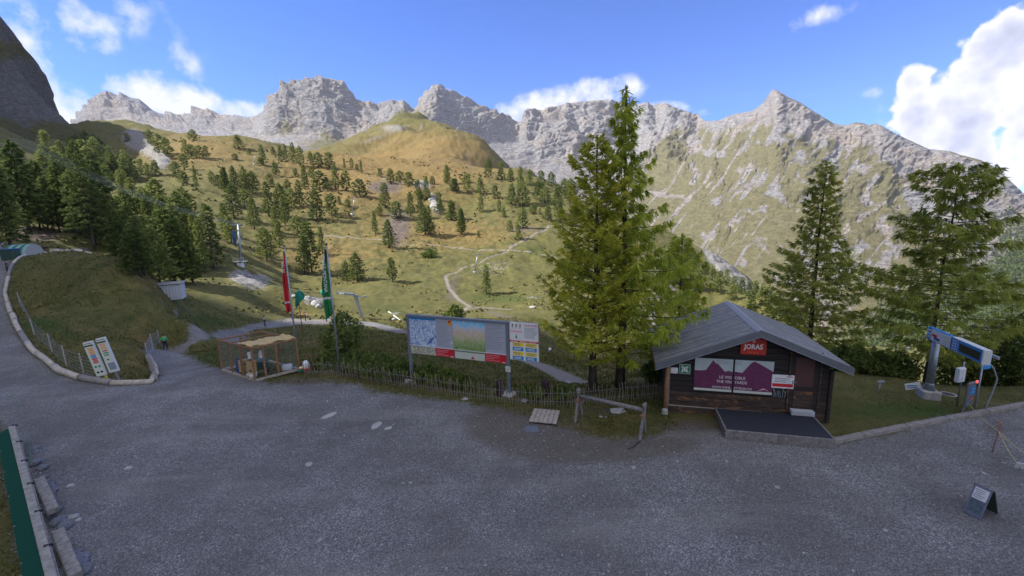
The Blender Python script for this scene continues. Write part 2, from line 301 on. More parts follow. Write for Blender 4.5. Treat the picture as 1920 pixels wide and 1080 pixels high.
lush = sum([blob(80,608,50,14,20,50), blob(130,630,40,12,20,50)*.7, blob(200,580,40,14,30,50)*.5, blob(860,670,110,20,22,50)*.6, blob(390,670,40,14,20,45)*.9, blob(940,560,90,14,60,130)*.6, blob(1000,470,30,20,100,250)*.5, blob(1700,770,150,22,13,24)*.8, blob(1240,770,40,20,14,24)*.5, blob(400,600,60,18,40,70)*.8, blob(720,580,60,14,70,120)*.5])
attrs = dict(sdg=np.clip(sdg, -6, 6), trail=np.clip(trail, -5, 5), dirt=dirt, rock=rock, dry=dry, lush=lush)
Fq = grid_faces(len(rr), len(az))
# stones and gullies break the hillside surface itself
Zr = Z.ravel() + np.clip(rock, 0, 1)*(ridged(xr/9, yr/9, 2.0, 4)*np.clip(rv/60, .3, 5)*.9) + (sdg < -1)*np.clip((rv-16)/30, 0, 1)*fbm(xr/1.3, yr/1.3, 8.0, 3)*.12
V3 = np.stack([xr, yr, Zr], -1)

g = Mat('ground_cover', rough=.95, spec=.15)
obj = g.tc.outputs['Object']
n1 = g.noise(.9, 6, .7); n2 = g.noise(7, 5, .7); n3 = g.noise(.08, 5, .6); n4 = g.noise(40, 4, .6); n5 = g.noise(.3, 5, .65)
grass = g.ramp(n1, [(.25, (.040, .048, .015)), (.5, (.085, .085, .028)), (.75, (.155, .135, .052))])
grass = g.mix(g.math('MULTIPLY', g.math('SUBTRACT', n5, .38), 2.2, clamp=True), grass, g.ramp(n2, [(.3, (.085, .09, .026)), (.7, (.20, .165, .068))]))
dryc = g.ramp(n1, [(.25, (.10, .062, .024)), (.5, (.18, .125, .045)), (.75, (.28, .205, .085))])
far = g.math('MULTIPLY', g.math('SUBTRACT', n3, .42), 3.0, clamp=True)
dryf = g.math('ADD', g.attr('dry'), g.math('MULTIPLY', g.math('SUBTRACT', n5, .5), 1.6)); dryf = g.math('MULTIPLY', g.math('SUBTRACT', dryf, .22), 1.8, clamp=True)
c = g.mix(dryf, grass, dryc)
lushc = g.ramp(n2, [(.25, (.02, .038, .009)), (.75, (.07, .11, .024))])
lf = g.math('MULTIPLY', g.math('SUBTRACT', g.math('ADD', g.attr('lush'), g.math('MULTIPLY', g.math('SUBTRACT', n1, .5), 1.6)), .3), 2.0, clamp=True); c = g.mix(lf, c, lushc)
dirtc = g.ramp(g.noise(12, 8, .75), [(.3, (.055, .043, .036)), (.5, (.12, .095, .08)), (.72, (.25, .21, .18))])
df = g.math('MULTIPLY', g.math('SUBTRACT', g.math('ADD', g.attr('dirt'), g.math('MULTIPLY', g.math('SUBTRACT', n2, .5), 1.3)), .38), 2.6, clamp=True); c = g.mix(df, c, dirtc)
rockc = g.ramp(g.noise(1.1, 9, .75), [(.3, (.07, .068, .07)), (.48, (.20, .19, .185)), (.68, (.38, .36, .33))])
rf = g.math('MULTIPLY', g.math('SUBTRACT', g.math('ADD', g.attr('rock'), g.math('MULTIPLY', g.math('SUBTRACT', n1, .5), 1.5)), .42), 5, clamp=True); c = g.mix(rf, c, rockc)
# gravel: stones of mixed greys
vs = g.voro(32, 'F1', 'Color'); vd = g.voro(32, 'F1', 'Distance'); sepv = g.N.new('ShaderNodeSeparateColor'); g.L.new(vs, sepv.inputs[0])
vs2 = g.voro(12, 'F1', 'Color'); sep2 = g.N.new('ShaderNodeSeparateColor'); g.L.new(vs2, sep2.inputs[0]); vd2 = g.voro(12, 'F1', 'Distance')
grav = g.ramp(sepv.outputs[0], [(.0, (.145, .142, .148)), (.45, (.27, .265, .272)), (.8, (.40, .395, .402)), (1.0, (.55, .55, .56))])
big = g.math('MULTIPLY', g.math('GREATER_THAN', sep2.outputs[1], .90), g.math('LESS_THAN', vd2, .42)); grav = g.mix(g.math('MULTIPLY', big, .7), grav, (.38, .38, .40))
grav = g.mix(g.math('MULTIPLY', g.math('GREATER_THAN', vd, .5), .5), grav, (.09, .09, .095))
patch = g.math('MULTIPLY', g.math('SUBTRACT', g.noise(.35, 7, .7), .42), 4.5, clamp=True); grav = g.mix(g.math('MULTIPLY', g.math('SUBTRACT', 1.0, patch), .62), grav, (.13, .12, .115))
trk = g.math('MULTIPLY', g.math('SUBTRACT', g.noise(.55, 4, .6, .4, stretch=(.22, 1.5, 1)), .52), 5, clamp=True); grav = g.mix(g.math('MULTIPLY', trk, .45), grav, (.33, .31, .29))
wet = g.math('MULTIPLY', g.math('SUBTRACT', g.noise(.16, 6, .6), .50), 6, clamp=True); grav = g.mix(g.math('MULTIPLY', wet, .40), grav, (.10, .095, .095))
fine = g.ramp(g.noise(95, 3, .8), [(.3, (.45, .45, .45)), (.7, (1.5, 1.5, 1.5))]); grav = g.mix(.8, grav, fine, 'MULTIPLY')
grav = g.mix(g.math('MULTIPLY', df, .6), grav, g.ramp(g.noise(14, 8, .8), [(.3, (.05, .04, .032)), (.5, (.11, .088, .068)), (.72, (.24, .20, .16))]))
gf = g.math('ADD', g.attr('sdg'), g.math('MULTIPLY', g.math('SUBTRACT', n2, .5), 1.5)); gf = g.math('ADD', gf, g.math('MULTIPLY', g.math('SUBTRACT', n1, .5), 1.6)); gf = g.math('MULTIPLY_ADD', gf, 2.4, .5, clamp=True)
c = g.mix(gf, c, grav)
tf = g.math('ADD', g.attr('trail'), g.math('MULTIPLY', g.math('SUBTRACT', n1, .5), .9)); tf = g.math('MULTIPLY_ADD', tf, 2.5, .5, clamp=True)
c = g.mix(tf, c, g.mix(.35, dirtc, (.36, .34, .32)))
g.col(c)
hgt = g.math('ADD', g.math('MULTIPLY', g.math('SUBTRACT', 1, vd), gf), g.math('MULTIPLY', n4, .5)); hgt = g.math('ADD', hgt, g.math('MULTIPLY', vd2, -.6)); hgt = g.math('ADD', hgt, g.math('MULTIPLY', n2, 2.5))
g.bump(hgt, .9, .03)
GROUND_MAT = g.m
fc = Fq; fs = sdg[fc].mean(1); ft = trail[fc].mean(1)
def sub(name, sel, kind='structure'):
    f = fc[sel]; idx, inv = np.unique(f.ravel(), return_inverse=True)
    me = np_mesh(name, V3[idx], inv.reshape(-1, 4)[:, ::-1], GROUND_MAT, True, {k: a[idx] for k, a in attrs.items()})
    o = link(name, me); o['kind'] = kind; return o
ispl = fs > 0; istr = (~ispl) & (ft > 0); 
farpath = ispl & (yr[fc].mean(1) > 22.5) & (xr[fc].mean(1) < -4) & (xr[fc].mean(1)/yr[fc].mean(1) > -.86)
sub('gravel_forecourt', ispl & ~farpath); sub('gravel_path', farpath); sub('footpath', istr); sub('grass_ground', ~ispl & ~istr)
# ------------------------------------------------------------------ mountains
def interp(pts, u): a = np.array(pts, float); return np.interp(u, a[:, 0], a[:, 1])
def ray_np(u, v):
    a = (u-960)/F_PX; b = (540-v)/F_PX
    return np.array(_f)[None] + np.array(_R)[None]*a.ravel()[:, None] + np.array(_U)[None]*b.ravel()[:, None]
def massif(name, u0, u1, nc, rows, knots, green, relief, seed, mat, extra=None, back=True):
    """knots: list of (v(u), y(u)) rows from foot to skyline. Surface swept through them, then folded into rock relief."""
    u = np.linspace(u0, u1, nc); K = [(interp(v, u), interp(y, u)) for v, y in knots]; nk = len(K)
    # world points of the knots
    KP = np.stack([(lambda d, yy: np.array(CAM)[None] + d*(yy/d[:, 1])[:, None])(ray_np(u, v), y) for v, y in K])
    t = np.linspace(0, nk-1, rows); i0 = np.minimum(t.astype(int), nk-2); fr = (t-i0)[:, None, None]
    P = KP[i0]*(1-fr) + KP[i0+1]*fr; Vi = np.stack([v for v, y in K]); VV = Vi[i0]*(1-fr[..., 0]) + Vi[i0+1]*fr[..., 0]; UU = np.broadcast_to(u[None], VV.shape)
    T = np.broadcast_to((t/(nk-1))[:, None], VV.shape)
    Dd = relief(UU, VV, T, P); G = green(UU, VV, T, P, Dd)
    edge = np.clip((1-T)/.10, 0.09, 1)
    dist = P[..., 1:2]
    P = P + Dd[..., None]*edge[..., None]*np.array([0.0, -0.62, 0.5])[None, None]
    if back:      # far side falls away behind the skyline
        b1 = P[-1:].copy(); b1[..., 1] *= 1.05; b1[..., 2] -= P[-1:, :, 1]*.03; b2 = P[-1:].copy(); b2[..., 1] *= 1.2; b2[..., 2] = -150
        P = np.concatenate([P, b1, b2]); G = np.concatenate([G, G[-1:], G[-1:]]); Dd = np.concatenate([Dd, Dd[-1:], Dd[-1:]])
    me = np_mesh(name, P.reshape(-1, 3), grid_faces(P.shape[0], nc), mat, True, dict(green=G.ravel(), cav=Dd.ravel()))
    o = link(name, me); o['kind'] = 'structure'; return o
SKYL = [(-60,330),(60,290),(140,246),(152,228),(170,205),(180,197),(195,190),(205,180),(214,177),(222,187),(240,190),(262,196),(275,197),(290,212),(318,222),(350,223),(372,220),(395,216),(412,224),(428,226),(455,222),(480,219),(503,212),(508,196),(514,182),(530,180),(545,168),(560,160),(585,151),(600,149),(618,147),(632,151),(645,152),(650,160),(654,168),(662,175),(668,187),(680,191),(700,193),(712,199),(730,196),(742,194),(752,200),(758,200),(766,200),(772,210),(782,214),(790,200),(800,190),(808,181),(816,168),(826,166),(836,172),(842,184),(862,188),(880,192),(900,199),(920,207),(932,212),(938,220),(946,226),(953,222),(962,230),(975,233),(984,213),(1000,209),(1015,209),(1040,201),(1060,196),(1090,191),(1118,189),(1140,188),(1170,196),(1195,197),(1210,193),(1222,198),(1240,194),(1248,194),(1262,201),(1290,212),(1310,222),(1322,228),(1350,226),(1362,219),(1380,214),(1400,210),(1412,208),(1420,201),(1438,190),(1441,178),(1447,169),(1454,168),(1462,173),(1480,184),(1500,193),(1520,206),(1540,218),(1562,231),(1580,235),(1596,233),(1604,230),(1615,231),(1630,235),(1642,231),(1650,235),(1680,252),(1710,266),(1740,280),(1780,284),(1800,291),(1825,297),(1842,302),(1860,312),(1880,326),(1905,350),(1930,376),(1980,420),(2100,520)]
FARY = [(-60,3300),(140,3300),(300,3400),(450,3300),(510,2900),(640,2900),(700,2900),(790,3000),(980,3200),(1150,3600),(1300,3400),(1330,2700),(1450,2400),(1600,2100),(1800,1700),(1920,1450),(2100,1200)]
# base line of the big wall: hidden behind the meadow hill at left, down to the valley at right
BASEV = [(-60,360),(140,300),(400,310),(500,330),(700,340),(900,360),(1040,420),(1200,560),(1350,640),(1500,700),(1700,720),(1920,760),(2100,800)]
BASEY = [(-60,1500),(400,1500),(700,1400),(900,1400),(1040,1300),(1200,1000),(1350,760),(1500,600),(1700,520),(1920,480),(2100,450)]
MIDV = [(-60,340),(140,258),(250,222),(320,238),(400,250),(500,262),(560,262),(640,270),(720,250),(800,232),(900,270),(1000,300),(1050,310),(1150,330),(1250,345),(1320,350),(1420,345),(1500,350),(1600,370),(1700,400),(1800,430),(1920,520),(2100,620)]
MIDY = [(-60,2800),(140,2900),(400,2800),(500,2500),(640,2350),(720,2300),(800,2300),(1000,2500),(1150,2400),(1250,2000),(1320,1750),(1450,1450),(1600,1250),(1800,1050),(1920,900),(2100,800)]
def v_frac(f): 
    us = np.linspace(-60, 2100, 300); s = interp(SKYL, us); m = interp(MIDV, us); return list(zip(us, m+(s-m)*f))
def y_frac(f, boost=0):
    us = np.linspace(-60, 2100, 300); s = interp(FARY, us); m = interp(MIDY, us); return list(zip(us, m+(s-m)*f+boost))
def relief_main(U, V, T, P):
    X = P[..., 0]; Y = P[..., 1]; Zz = P[..., 2]; k = Y/2500.0
    rk = sstep(1250, 1400, U)
    # buttresses and gullies run down the fall line; on the right-hand mountain they slant down to the left
    sl = (U + (V-230)*(.62*rk + .10))/1.0
    wu = U + 26*fbm(U/55, V/40, 12.0, 4); wv = V + 16*fbm(U/45, V/45, 14.0, 4); sl = sl + (wu-U)*1.3
    b1 = ridged(sl/88, wv/95, 3.1, 6, .50); b2 = ridged(sl/24, wv/30, 7.7, 5, .6)
    # bedding: tilted strata that catch the light
    st = fbm(U/140 + V/500, (V + U*.16*np.where(U < 780, -1, .7) + 14*fbm(U/60, V/60, 2, 3))/7.0, 9.0, 4, .6)
    d = (72*b1 + 24*b2)*(1-.30*rk) + 30*st*(1-.6*rk) + 6*fbm(U/9, V/5, 4.4, 4, .6)
    bd_ = (V + U*.16*np.where(U < 780, -1, .55) + 22*fbm(U/70, V/70, 2.5, 3))/15.0; fb = bd_-np.floor(bd_); led = sstep(0, .25, fb)*(1-sstep(.25, 1.0, fb)); d = d + 40*led*np.clip(fbm(U/40, V/40, 31.0, 3)+.45, 0, 1)*(1-.5*rk)
    scree = np.clip(sstep(.55, .2, T)*1.0 + np.exp(-((U-480)/26)**2-((V-240)/26)**2) + np.exp(-((U-950)/70)**2-((V-272)/16)**2), 0, 1)*(1-rk); d = d*(1-.8*scree)
    # huge buttress of the left peak and pinnacles
    bt = np.exp(-((U-575)/55)**2-((V-225)/50)**2)*70 + np.exp(-((U-825)/30)**2-((V-210)/35)**2)*60 - np.exp(-((U-690)/40)**2-((V-225)/30)**2)*50
    d = d + bt
    return d*k*np.clip(T*4, .15, 1)
def green_main(U, V, T, P, D):
    top = interp([(1080,330),(1200,300),(1260,245),(1330,245),(1400,240),(1440,235),(1500,255),(1560,262),(1620,270),(1680,330),(1720,420),(1780,470),(1850,520),(2000,600)], U)
    rk = sstep(1120, 1260, U)
    sl = U + (V-230)*.62
    streak = fbm(sl/17, V/90, 1.5, 5, .62); patchy = fbm(U/40, V/34, 6.1, 5, .6)
    gr = sstep(-22, 40, V-top+34*fbm(sl/30, V/26, 21.0, 5, .6)) + (V < top)*.12
    gr = gr*rk*1.06 - np.clip(streak-.04, 0, 1)*3.2*rk - np.clip(patchy-.04, 0, 1)*2.6*rk - .12*rk
    # meadow ledges on the middle wall
    gr2 = (np.clip(patchy-.10, 0, 1)*2.4)*(1-rk)*sstep(.25, .6, 1-T)*((U > 480) & (U < 780))
    gr3 = np.exp(-((U-650)/90)**2-((V-285)/22)**2)*.9 + np.exp(-((U-770)/40)**2-((V-235)/14)**2)*.7
    crest = sstep(16, 5, V-interp(SKYL, U))*((U > 1480))*.75
    return np.clip(gr + gr2 + gr3 + crest, 0, 1.2)
mm = Mat('limestone', rough=.95, spec=.1)
mo = mm.noise(.012, 9, .7); mo2 = mm.noise(.05, 8, .75, stretch=(1, 1, 2.2)); mo3 = mm.noise(.004, 5, .6)
rc = mm.ramp(mo2, [(.30, (.13, .13, .145)), (.45, (.23, .225, .235)), (.58, (.35, .335, .33)), (.72, (.52, .49, .46))])
warm = mm.math('MULTIPLY', mm.math('SUBTRACT', mo3, .45), 4, clamp=True); rc = mm.mix(mm.math('MULTIPLY', warm, .55), rc, mm.ramp(mo2, [(.3, (.18, .13, .09)), (.7, (.56, .43, .31))]))
vein = mm.math('LESS_THAN', mm.math('ABSOLUTE', mm.math('SUBTRACT', mm.noise(.014, 7, .65, 1.2, stretch=(1, .6, 2.4)), .5)), .012); rc = mm.mix(mm.math('MULTIPLY', vein, .6), rc, (.07, .07, .075))
lay = mm.noise(.018, 5, .6, .5, stretch=(.35, .35, 5)); rc = mm.mix(mm.math('MULTIPLY', mm.math('MULTIPLY', mm.math('SUBTRACT', lay, .54), 9, clamp=True), .5), rc, (.12, .115, .12))
gc = mm.ramp(mo2, [(.3, (.10, .095, .045)), (.5, (.165, .15, .075)), (.72, (.26, .235, .135))])
gfm = mm.math('ADD', mm.attr('green'), mm.math('MULTIPLY', mm.math('SUBTRACT', mo2, .5), 1.4)); gfm = mm.math('ADD', gfm, mm.math('MULTIPLY', mm.math('SUBTRACT', mo, .5), .8)); gfm = mm.math('MULTIPLY_ADD', mm.math('SUBTRACT', gfm, .45), 4.5, .5, clamp=True)
mm.col(mm.mix(gfm, rc, gc)); mm.bump(mm.math('ADD', mo2, mm.math('MULTIPLY', mo, 2)), 1.0, 14)
ROCK_MAT = mm.m
massif('mountain_range', -60, 2100, 1500, 250, [(BASEV, BASEY), (MIDV, MIDY), (v_frac(.5), y_frac(.42)), (SKYL, FARY)], green_main, relief_main, 1, ROCK_MAT)
# steep cliff at the left; its unseen run past the frame is shaped to shade the forecourt
def cliff():
    ctrl = [(-620,-900,560),(-560,-500,560),(-530,-150,545),(-520,20,535),(-515,8,520),(-505,28,425),(-490,62,345),(-485,200,270)]
    for (u, v, y) in ((-60,-20,400),(-20,5,410),(0,30,420),(26,62,430),(45,90,440),(62,108,450),(80,140,460),(92,170,465),(94,200,470),(98,218,475),(112,232,480),(128,240,490),(140,262,500)):
        p = at_y(u, v, y); ctrl.append((p.x, p.y, p.z))
    C = np.array(ctrl); s = np.concatenate([[0], np.cumsum(np.linalg.norm(np.diff(C[:, :2], axis=0), axis=1))])
    n = 420; q = np.concatenate([np.linspace(0, s[7], 140), np.linspace(s[7], s[-1], 280)[1:]]); T = np.stack([np.interp(q, s, C[:, k]) for k in range(3)], -1); n = len(q)
    rows = 150; t = np.linspace(0, 1, rows)[:, None, None]
    foot = T.copy(); sh = np.interp(q, s, [230]*8+[110,40,22,12,9,7,5,4,3,2,2,1,1]); foot[:, 0] += sh; foot[:, 1] -= sh*.25*(T[:, 1] > 250)
    foot[:, 2] = np.minimum(tz(np.clip(foot[:, 0], -700, 0), np.clip(foot[:, 1], -60, 900)), T[:, 2]-20)-8
    prof = np.interp(t[:, 0, 0], [0, .35, .6, 1], [0, .22, .42, 1])[:, None]       # talus below, wall above
    P = foot[None]*(1-t) + T[None]*t; P[..., 2] = foot[None, :, 2]*(1-prof) + T[None, :, 2]*prof
    sc_ = q[None]+0*t[..., 0]; D = 26*ridged(sc_/90, P[..., 2]/120, 2.2, 5) + 9*fbm(sc_/14, P[..., 2]/9, 3.3, 4)
    D = D*np.clip(t[..., 0]*5, 0, 1)*np.clip((1-t[..., 0])/.06, .05, 1); P[..., 0] += D*np.where(q[None] > s[7], .25, .8)
    bk = T[None].copy(); bk[..., 0] -= 260; bk[..., 2] -= 60; b2 = bk.copy(); b2[..., 0] -= 300; b2[..., 2] = -50
    P = np.concatenate([P, bk, b2]); U, Vv = project(P.reshape(-1, 3)); tt = np.concatenate([np.broadcast_to(t[..., 0], (rows, n)), np.ones((2, n))])
    G = np.clip(.75*np.exp(-((Vv.reshape(tt.shape)-95)/30)**2) + sstep(.45, .2, tt)*.9 - .1, 0, 1) + .0
    me = np_mesh('cliff', P.reshape(-1, 3), grid_faces(rows+2, n), CLIFF_MAT, True, dict(green=G.ravel(), cav=np.zeros(G.size)))
    o = link('cliff_mountain', me); o['kind'] = 'structure'
cm = Mat('cliff_rock', rough=.95, spec=.1)
c1 = cm.noise(.08, 9, .72); c2 = cm.noise(.35, 8, .7, stretch=(1, 1, 2)); cr = cm.ramp(c2, [(.3, (.06, .06, .062)), (.5, (.12, .115, .115)), (.7, (.21, .20, .19))])
cf = cm.math('MULTIPLY_ADD', cm.math('SUBTRACT', cm.math('ADD', cm.attr('green'), cm.math('MULTIPLY', cm.math('SUBTRACT', c1, .5), 1.5)), .45), 4, .5, clamp=True)
cm.col(cm.mix(cf, cr, cm.ramp(c2, [(.3, (.06, .06, .022)), (.7, (.13, .12, .05))]))); cm.bump(cm.math('ADD', c2, c1), 1.0, 3)
CLIFF_MAT = cm.m
cliff()

# ------------------------------------------------------------------ air
bm = bmesh.new(); bmesh.ops.create_cube(bm, size=1); me = bpy.data.meshes.new('haze'); bm.to_mesh(me); bm.free()
hz = bpy.data.objects.new('haze', me); COL.objects.link(hz); hz.location = (400, 1800, 350); hz.scale = (9000, 5600, 1500); hz['kind'] = 'stuff'
hm = bpy.data.materials.new('air'); hm.use_nodes = True; hn = hm.node_tree.nodes; hn.clear(); ho = hn.new('ShaderNodeOutputMaterial'); hv = hn.new('ShaderNodeVolumePrincipled')
hv.inputs['Color'].default_value = (.80, .84, 1, 1); hv.inputs['Density'].default_value = 0.000042; hv.inputs['Anisotropy'].default_value = .0; hm.node_tree.links.new(hv.outputs[0], ho.inputs['Volume']); me.materials.append(hm)
# ------------------------------------------------------------------ trees
def foliage_mat(name, stops, varscale=2.0, objvar=.35, trans=.12):
    m_ = Mat(name, rough=.75, spec=.15)
    n = m_.noise(varscale, 3, .6); c = m_.ramp(n, [(.30, stops[0]), (.5, stops[1]), (.72, stops[2])])
    oi = m_.N.new('ShaderNodeObjectInfo'); hs = m_.N.new('ShaderNodeHueSaturation'); m_.L.new(c, hs.inputs['Color'])
    m_.L.new(m_.math('MULTIPLY_ADD', oi.outputs['Random'], objvar, 1-objvar/2), hs.inputs['Value']); m_.L.new(m_.math('MULTIPLY_ADD', oi.outputs['Random'], -.03, .515), hs.inputs['Hue'])
    m_.col(hs.outputs[0])
    tr = m_.N.new('ShaderNodeBsdfTranslucent'); m_.L.new(hs.outputs[0], tr.inputs[0]); ad = m_.N.new('ShaderNodeMixShader'); ad.inputs[0].default_value = trans
    o = m_.N['Material Output']; m_.L.new(m_.b.outputs[0], ad.inputs[1]); m_.L.new(tr.outputs[0], ad.inputs[2]); m_.L.new(ad.outputs[0], o.inputs[0]); return m_.m
M_LARCH = foliage_mat('larch_needles', [(.20, .25, .03), (.48, .50, .06), (.70, .66, .11)], 1.3, .15, .5)
M_LARCH2 = foliage_mat('larch_needles_dark', [(.17, .21, .045), (.38, .40, .08), (.58, .55, .13)], 1.3, .15, .5)
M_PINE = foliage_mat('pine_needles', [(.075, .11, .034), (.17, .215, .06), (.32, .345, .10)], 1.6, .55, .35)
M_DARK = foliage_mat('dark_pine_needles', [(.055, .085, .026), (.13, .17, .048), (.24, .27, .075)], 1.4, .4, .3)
M_SHRUB = foliage_mat('shrub_leaves', [(.045, .075, .02), (.11, .15, .035), (.22, .25, .06)], 2.5, .3, .2)
mb = Mat('bark', rough=.95, spec=.1); bn = mb.noise(9, 6, .7, stretch=(1, 1, .25)); mb.col(mb.ramp(bn, [(.3, (.03, .024, .02)), (.6, (.085, .07, .058)), (.8, (.16, .14, .12))])); mb.bump(bn, .8, .03); M_BARK = mb.m
def tubes(paths, sides=4):
    """paths: list of (k,4) arrays x,y,z,radius -> one set of verts and quads"""
    V = []; Fc = []; o = 0
    for P in paths:
        P = np.asarray(P, float); k = len(P); T = np.gradient(P[:, :3], axis=0); T /= np.linalg.norm(T, axis=1)[:, None]+1e-9
        ref = np.array([0, 0, 1.0]) if abs(T[0, 2]) < .8 else np.array([1.0, 0, 0])
        A = np.cross(T, ref); A /= np.linalg.norm(A, axis=1)[:, None]+1e-9; B = np.cross(T, A)
        an = np.arange(sides)/sides*2*np.pi
        R = P[:, None, :3] + P[:, None, 3:4]*(A[:, None]*np.cos(an)[None, :, None]+B[:, None]*np.sin(an)[None, :, None])
        V.append(R.reshape(-1, 3)); i = np.arange(k-1)[:, None]*sides; j = np.arange(sides)[None]; jn = (j+1) % sides
        Fc.append(np.stack([i+j, i+jn, i+sides+jn, i+sides+j], -1).reshape(-1, 4)+o); o += k*sides
        # closed ends
        if sides == 4: Fc.append(np.array([[3, 2, 1, 0], [(k-1)*4, (k-1)*4+1, (k-1)*4+2, (k-1)*4+3]])+o-k*4)
    return np.concatenate(V), np.concatenate(Fc)
def blades(P, D, W):
    """tapered leaf blades: base P, vector D, half-width vector W"""
    n = len(P); V = np.stack([P-W*.55, P+W*.55, P+D*.55+W, P+D, P+D*.55-W], 1)
    i = np.arange(n)[:, None]*5; q = np.concatenate([i+np.array([[0, 1, 2, 4]]), i+np.array([[4, 2, 3, 3]])])
    return V.reshape(-1, 3), i, n
def blade_mesh(name, P, D, Wd, mat):
    n = len(P); W = np.cross(D, RNG.normal(size=(n, 3))); W /= np.linalg.norm(W, axis=1)[:, None]+1e-9; W *= Wd[:, None] if np.ndim(Wd) else Wd
    V = np.stack([P-W*.6, P+W*.6, P+D*.6+W, P+D, P+D*.6-W], 1).reshape(-1, 3); i = np.arange(n)[:, None]*5
    T = np.concatenate([i+np.array([[0, 1, 2]]), i+np.array([[0, 2, 4]]), i+np.array([[4, 2, 3]])])
    return np_mesh(name, V, T, mat, False)
def conifer(h, prof, nb, seed, start=.12, rise=.25, droop=.45, tip=.25, dens=60, slen=.35, sw=.03, hang=.5, spread=.28, mat=None, lean=(0, 0), flag=None, curl=0.0, trunk_r=None, limb=.020):
    rg = np.random.default_rng(seed); tr = trunk_r or h*.014
    tz_ = np.linspace(0, h, 12); wob = np.cumsum(rg.normal(size=(12, 2))*h*.0025, 0); tx = wob[:, 0]+lean[0]*(tz_/h)**1.5*h; ty = wob[:, 1]+lean[1]*(tz_/h)**1.5*h
    paths = [np.stack([tx, ty, tz_-.25*(tz_ == 0), tr*(1-.93*tz_/h)+.006+tr*.5*np.exp(-tz_/h*14)], -1)]
    Ps = []; Ds = []; Ws = []
    for b in range(nb):
        t = start+(1-start)*((b+rg.random())/nb)**.92; z0 = t*h; a = b*2.39996+rg.normal()*.25
        L_ = float(prof(t))*rg.uniform(.62, 1.12)
        if flag is not None: L_ *= flag(a, t)
        if L_ < .05: continue
        s = np.linspace(0, 1, 7); up = rise*(1+.9*max(0, t-.6)/.4); rr_ = L_*s; zz = L_*(up*s-droop*s**2+tip*s**3); aa = a+curl*s*rg.normal()
        bx = np.interp(z0, tz_, tx)+rr_*np.cos(aa); by = np.interp(z0, tz_, ty)+rr_*np.sin(aa); bz = z0+zz
        paths.append(np.stack([bx, by, bz, limb*min(1, L_/h*5)*(1-.85*s)+.004], -1))
        n = int(dens*L_*(.55+.45*t)); 
        if n < 3: n = 3
        q = rg.random(n)**.72*.98+.04; q = np.clip(q, .05, 1); px = np.interp(q, s, bx); py = np.interp(q, s, by); pz = np.interp(q, s, bz)
        rad = np.array([math.cos(a), math.sin(a), 0]); lat = np.array([-math.sin(a), math.cos(a), 0])
        nc_ = max(3, n//9); ci = rg.integers(nc_, size=n); cq = np.clip(rg.random(nc_)**.72+.04, .05, 1); q = np.clip(cq[ci]+rg.normal(size=n)*.018, .03, 1); px = np.interp(q, s, bx); py = np.interp(q, s, by); pz = np.interp(q, s, bz)+rg.normal(size=nc_)[ci]*.05*L_**.5; lw = np.clip(rg.uniform(-1, 1, nc_)[ci]+rg.normal(size=n)*.07, -1.1, 1.1); off = lw*spread*L_*(1.08-q)**.8
        P = np.stack([px, py, pz], -1)+lat[None]*off[:, None]; P[:, 2] -= np.abs(off)*.25*hang + rg.random(n)*.1*slen; P[:, :2] += rad[None, :2]*(np.abs(off)*.5)[:, None]
        D = rad[None]*rg.uniform(.2, .9, n)[:, None] + lat[None]*(lw*.7+rg.normal(size=n)*.45)[:, None]; D[:, 2] += rg.normal(size=n)*.28 -hang*rg.uniform(.3, 1.5, n)+.30*(1-hang)
        D /= np.linalg.norm(D, axis=1)[:, None]; D *= (slen*rg.uniform(.5, 1.35, n))[:, None]
        Ps.append(P); Ds.append(D); Ws.append(np.full(n, sw)*rg.uniform(.6, 1.4, n))
    n = int(18+dens*.3); P = np.stack([np.full(n, tx[-1]), np.full(n, ty[-1]), h-rg.random(n)*h*.05], -1); D = rg.normal(size=(n, 3))*.4; D[:, 2] = np.abs(D[:, 2])+.6; D /= np.linalg.norm(D, axis=1)[:, None]; Ps.append(P); Ds.append(D*slen*.6); Ws.append(np.full(n, sw*.8))
    V, Fc = tubes(paths, 4)
    return np_mesh('trunk', V, Fc, M_BARK, True), blade_mesh('crown', np.concatenate(Ps), np.concatenate(Ds), np.concatenate(Ws), mat)
def place_tree(name, meshes, P, h, h0, label, cat, group=None, rz=0.0, wide=1.0, cname='crown'):
    t = thing(name, label, cat, P, rz, group); s = h/h0; t.scale = (s*wide, s*wide, s)
    link('trunk', meshes[0], None, t); link(cname, meshes[1], None, t); return t
def foot(u, v): return ground(u, v)
def height_to(P, u, v): return at_y(u, v, P.y).z - P.z
# --- the big larches
A = foot(1110, 738); hA = height_to(A, 1116, 258)
mA = conifer(hA, lambda t: (2.95*(1-t)**.62*(1-.35*max(0, .25-t)/.25)+.12)*(.7+.3*abs(math.sin(t*23))), 138, 11, start=.12, rise=.50, droop=.34, tip=.36, dens=180, slen=.23, sw=.018, hang=.25, spread=.34, mat=M_LARCH)
place_tree('larch_tree', mA, A, hA, hA, 'dense bushy yellow-green larch with upturned twigs, left one of the pair by the log rail', 'larch tree')
B = foot(1171, 742); B.y += .9; B.z = gz(B.x, B.y); hB = height_to(B, 1181, 166)
mB = conifer(hB, lambda t: np.interp(t, [0, .15, .3, .45, .55, .7, .8, .9, 1], [2.6, 3.3, 3.6, 3.0, 1.9, 1.4, .95, .7, .1])*(.45+.55*abs(math.sin(t*19))), 128, 23, start=.12, rise=.30, droop=.62, tip=.55, dens=180, slen=.30, sw=.018, hang=.95, spread=.17, mat=M_LARCH)
place_tree('larch_tree', mB, B, hB, hB, 'tallest larch with long drooping branches, right one of the pair left of the wooden cabin', 'larch tree')
Cp = Vector((at_y(1524, 600, 25.5).x, 25.5, 0)); Cp.z = gz(Cp.x, Cp.y); hC = height_to(Cp, 1524, 302)
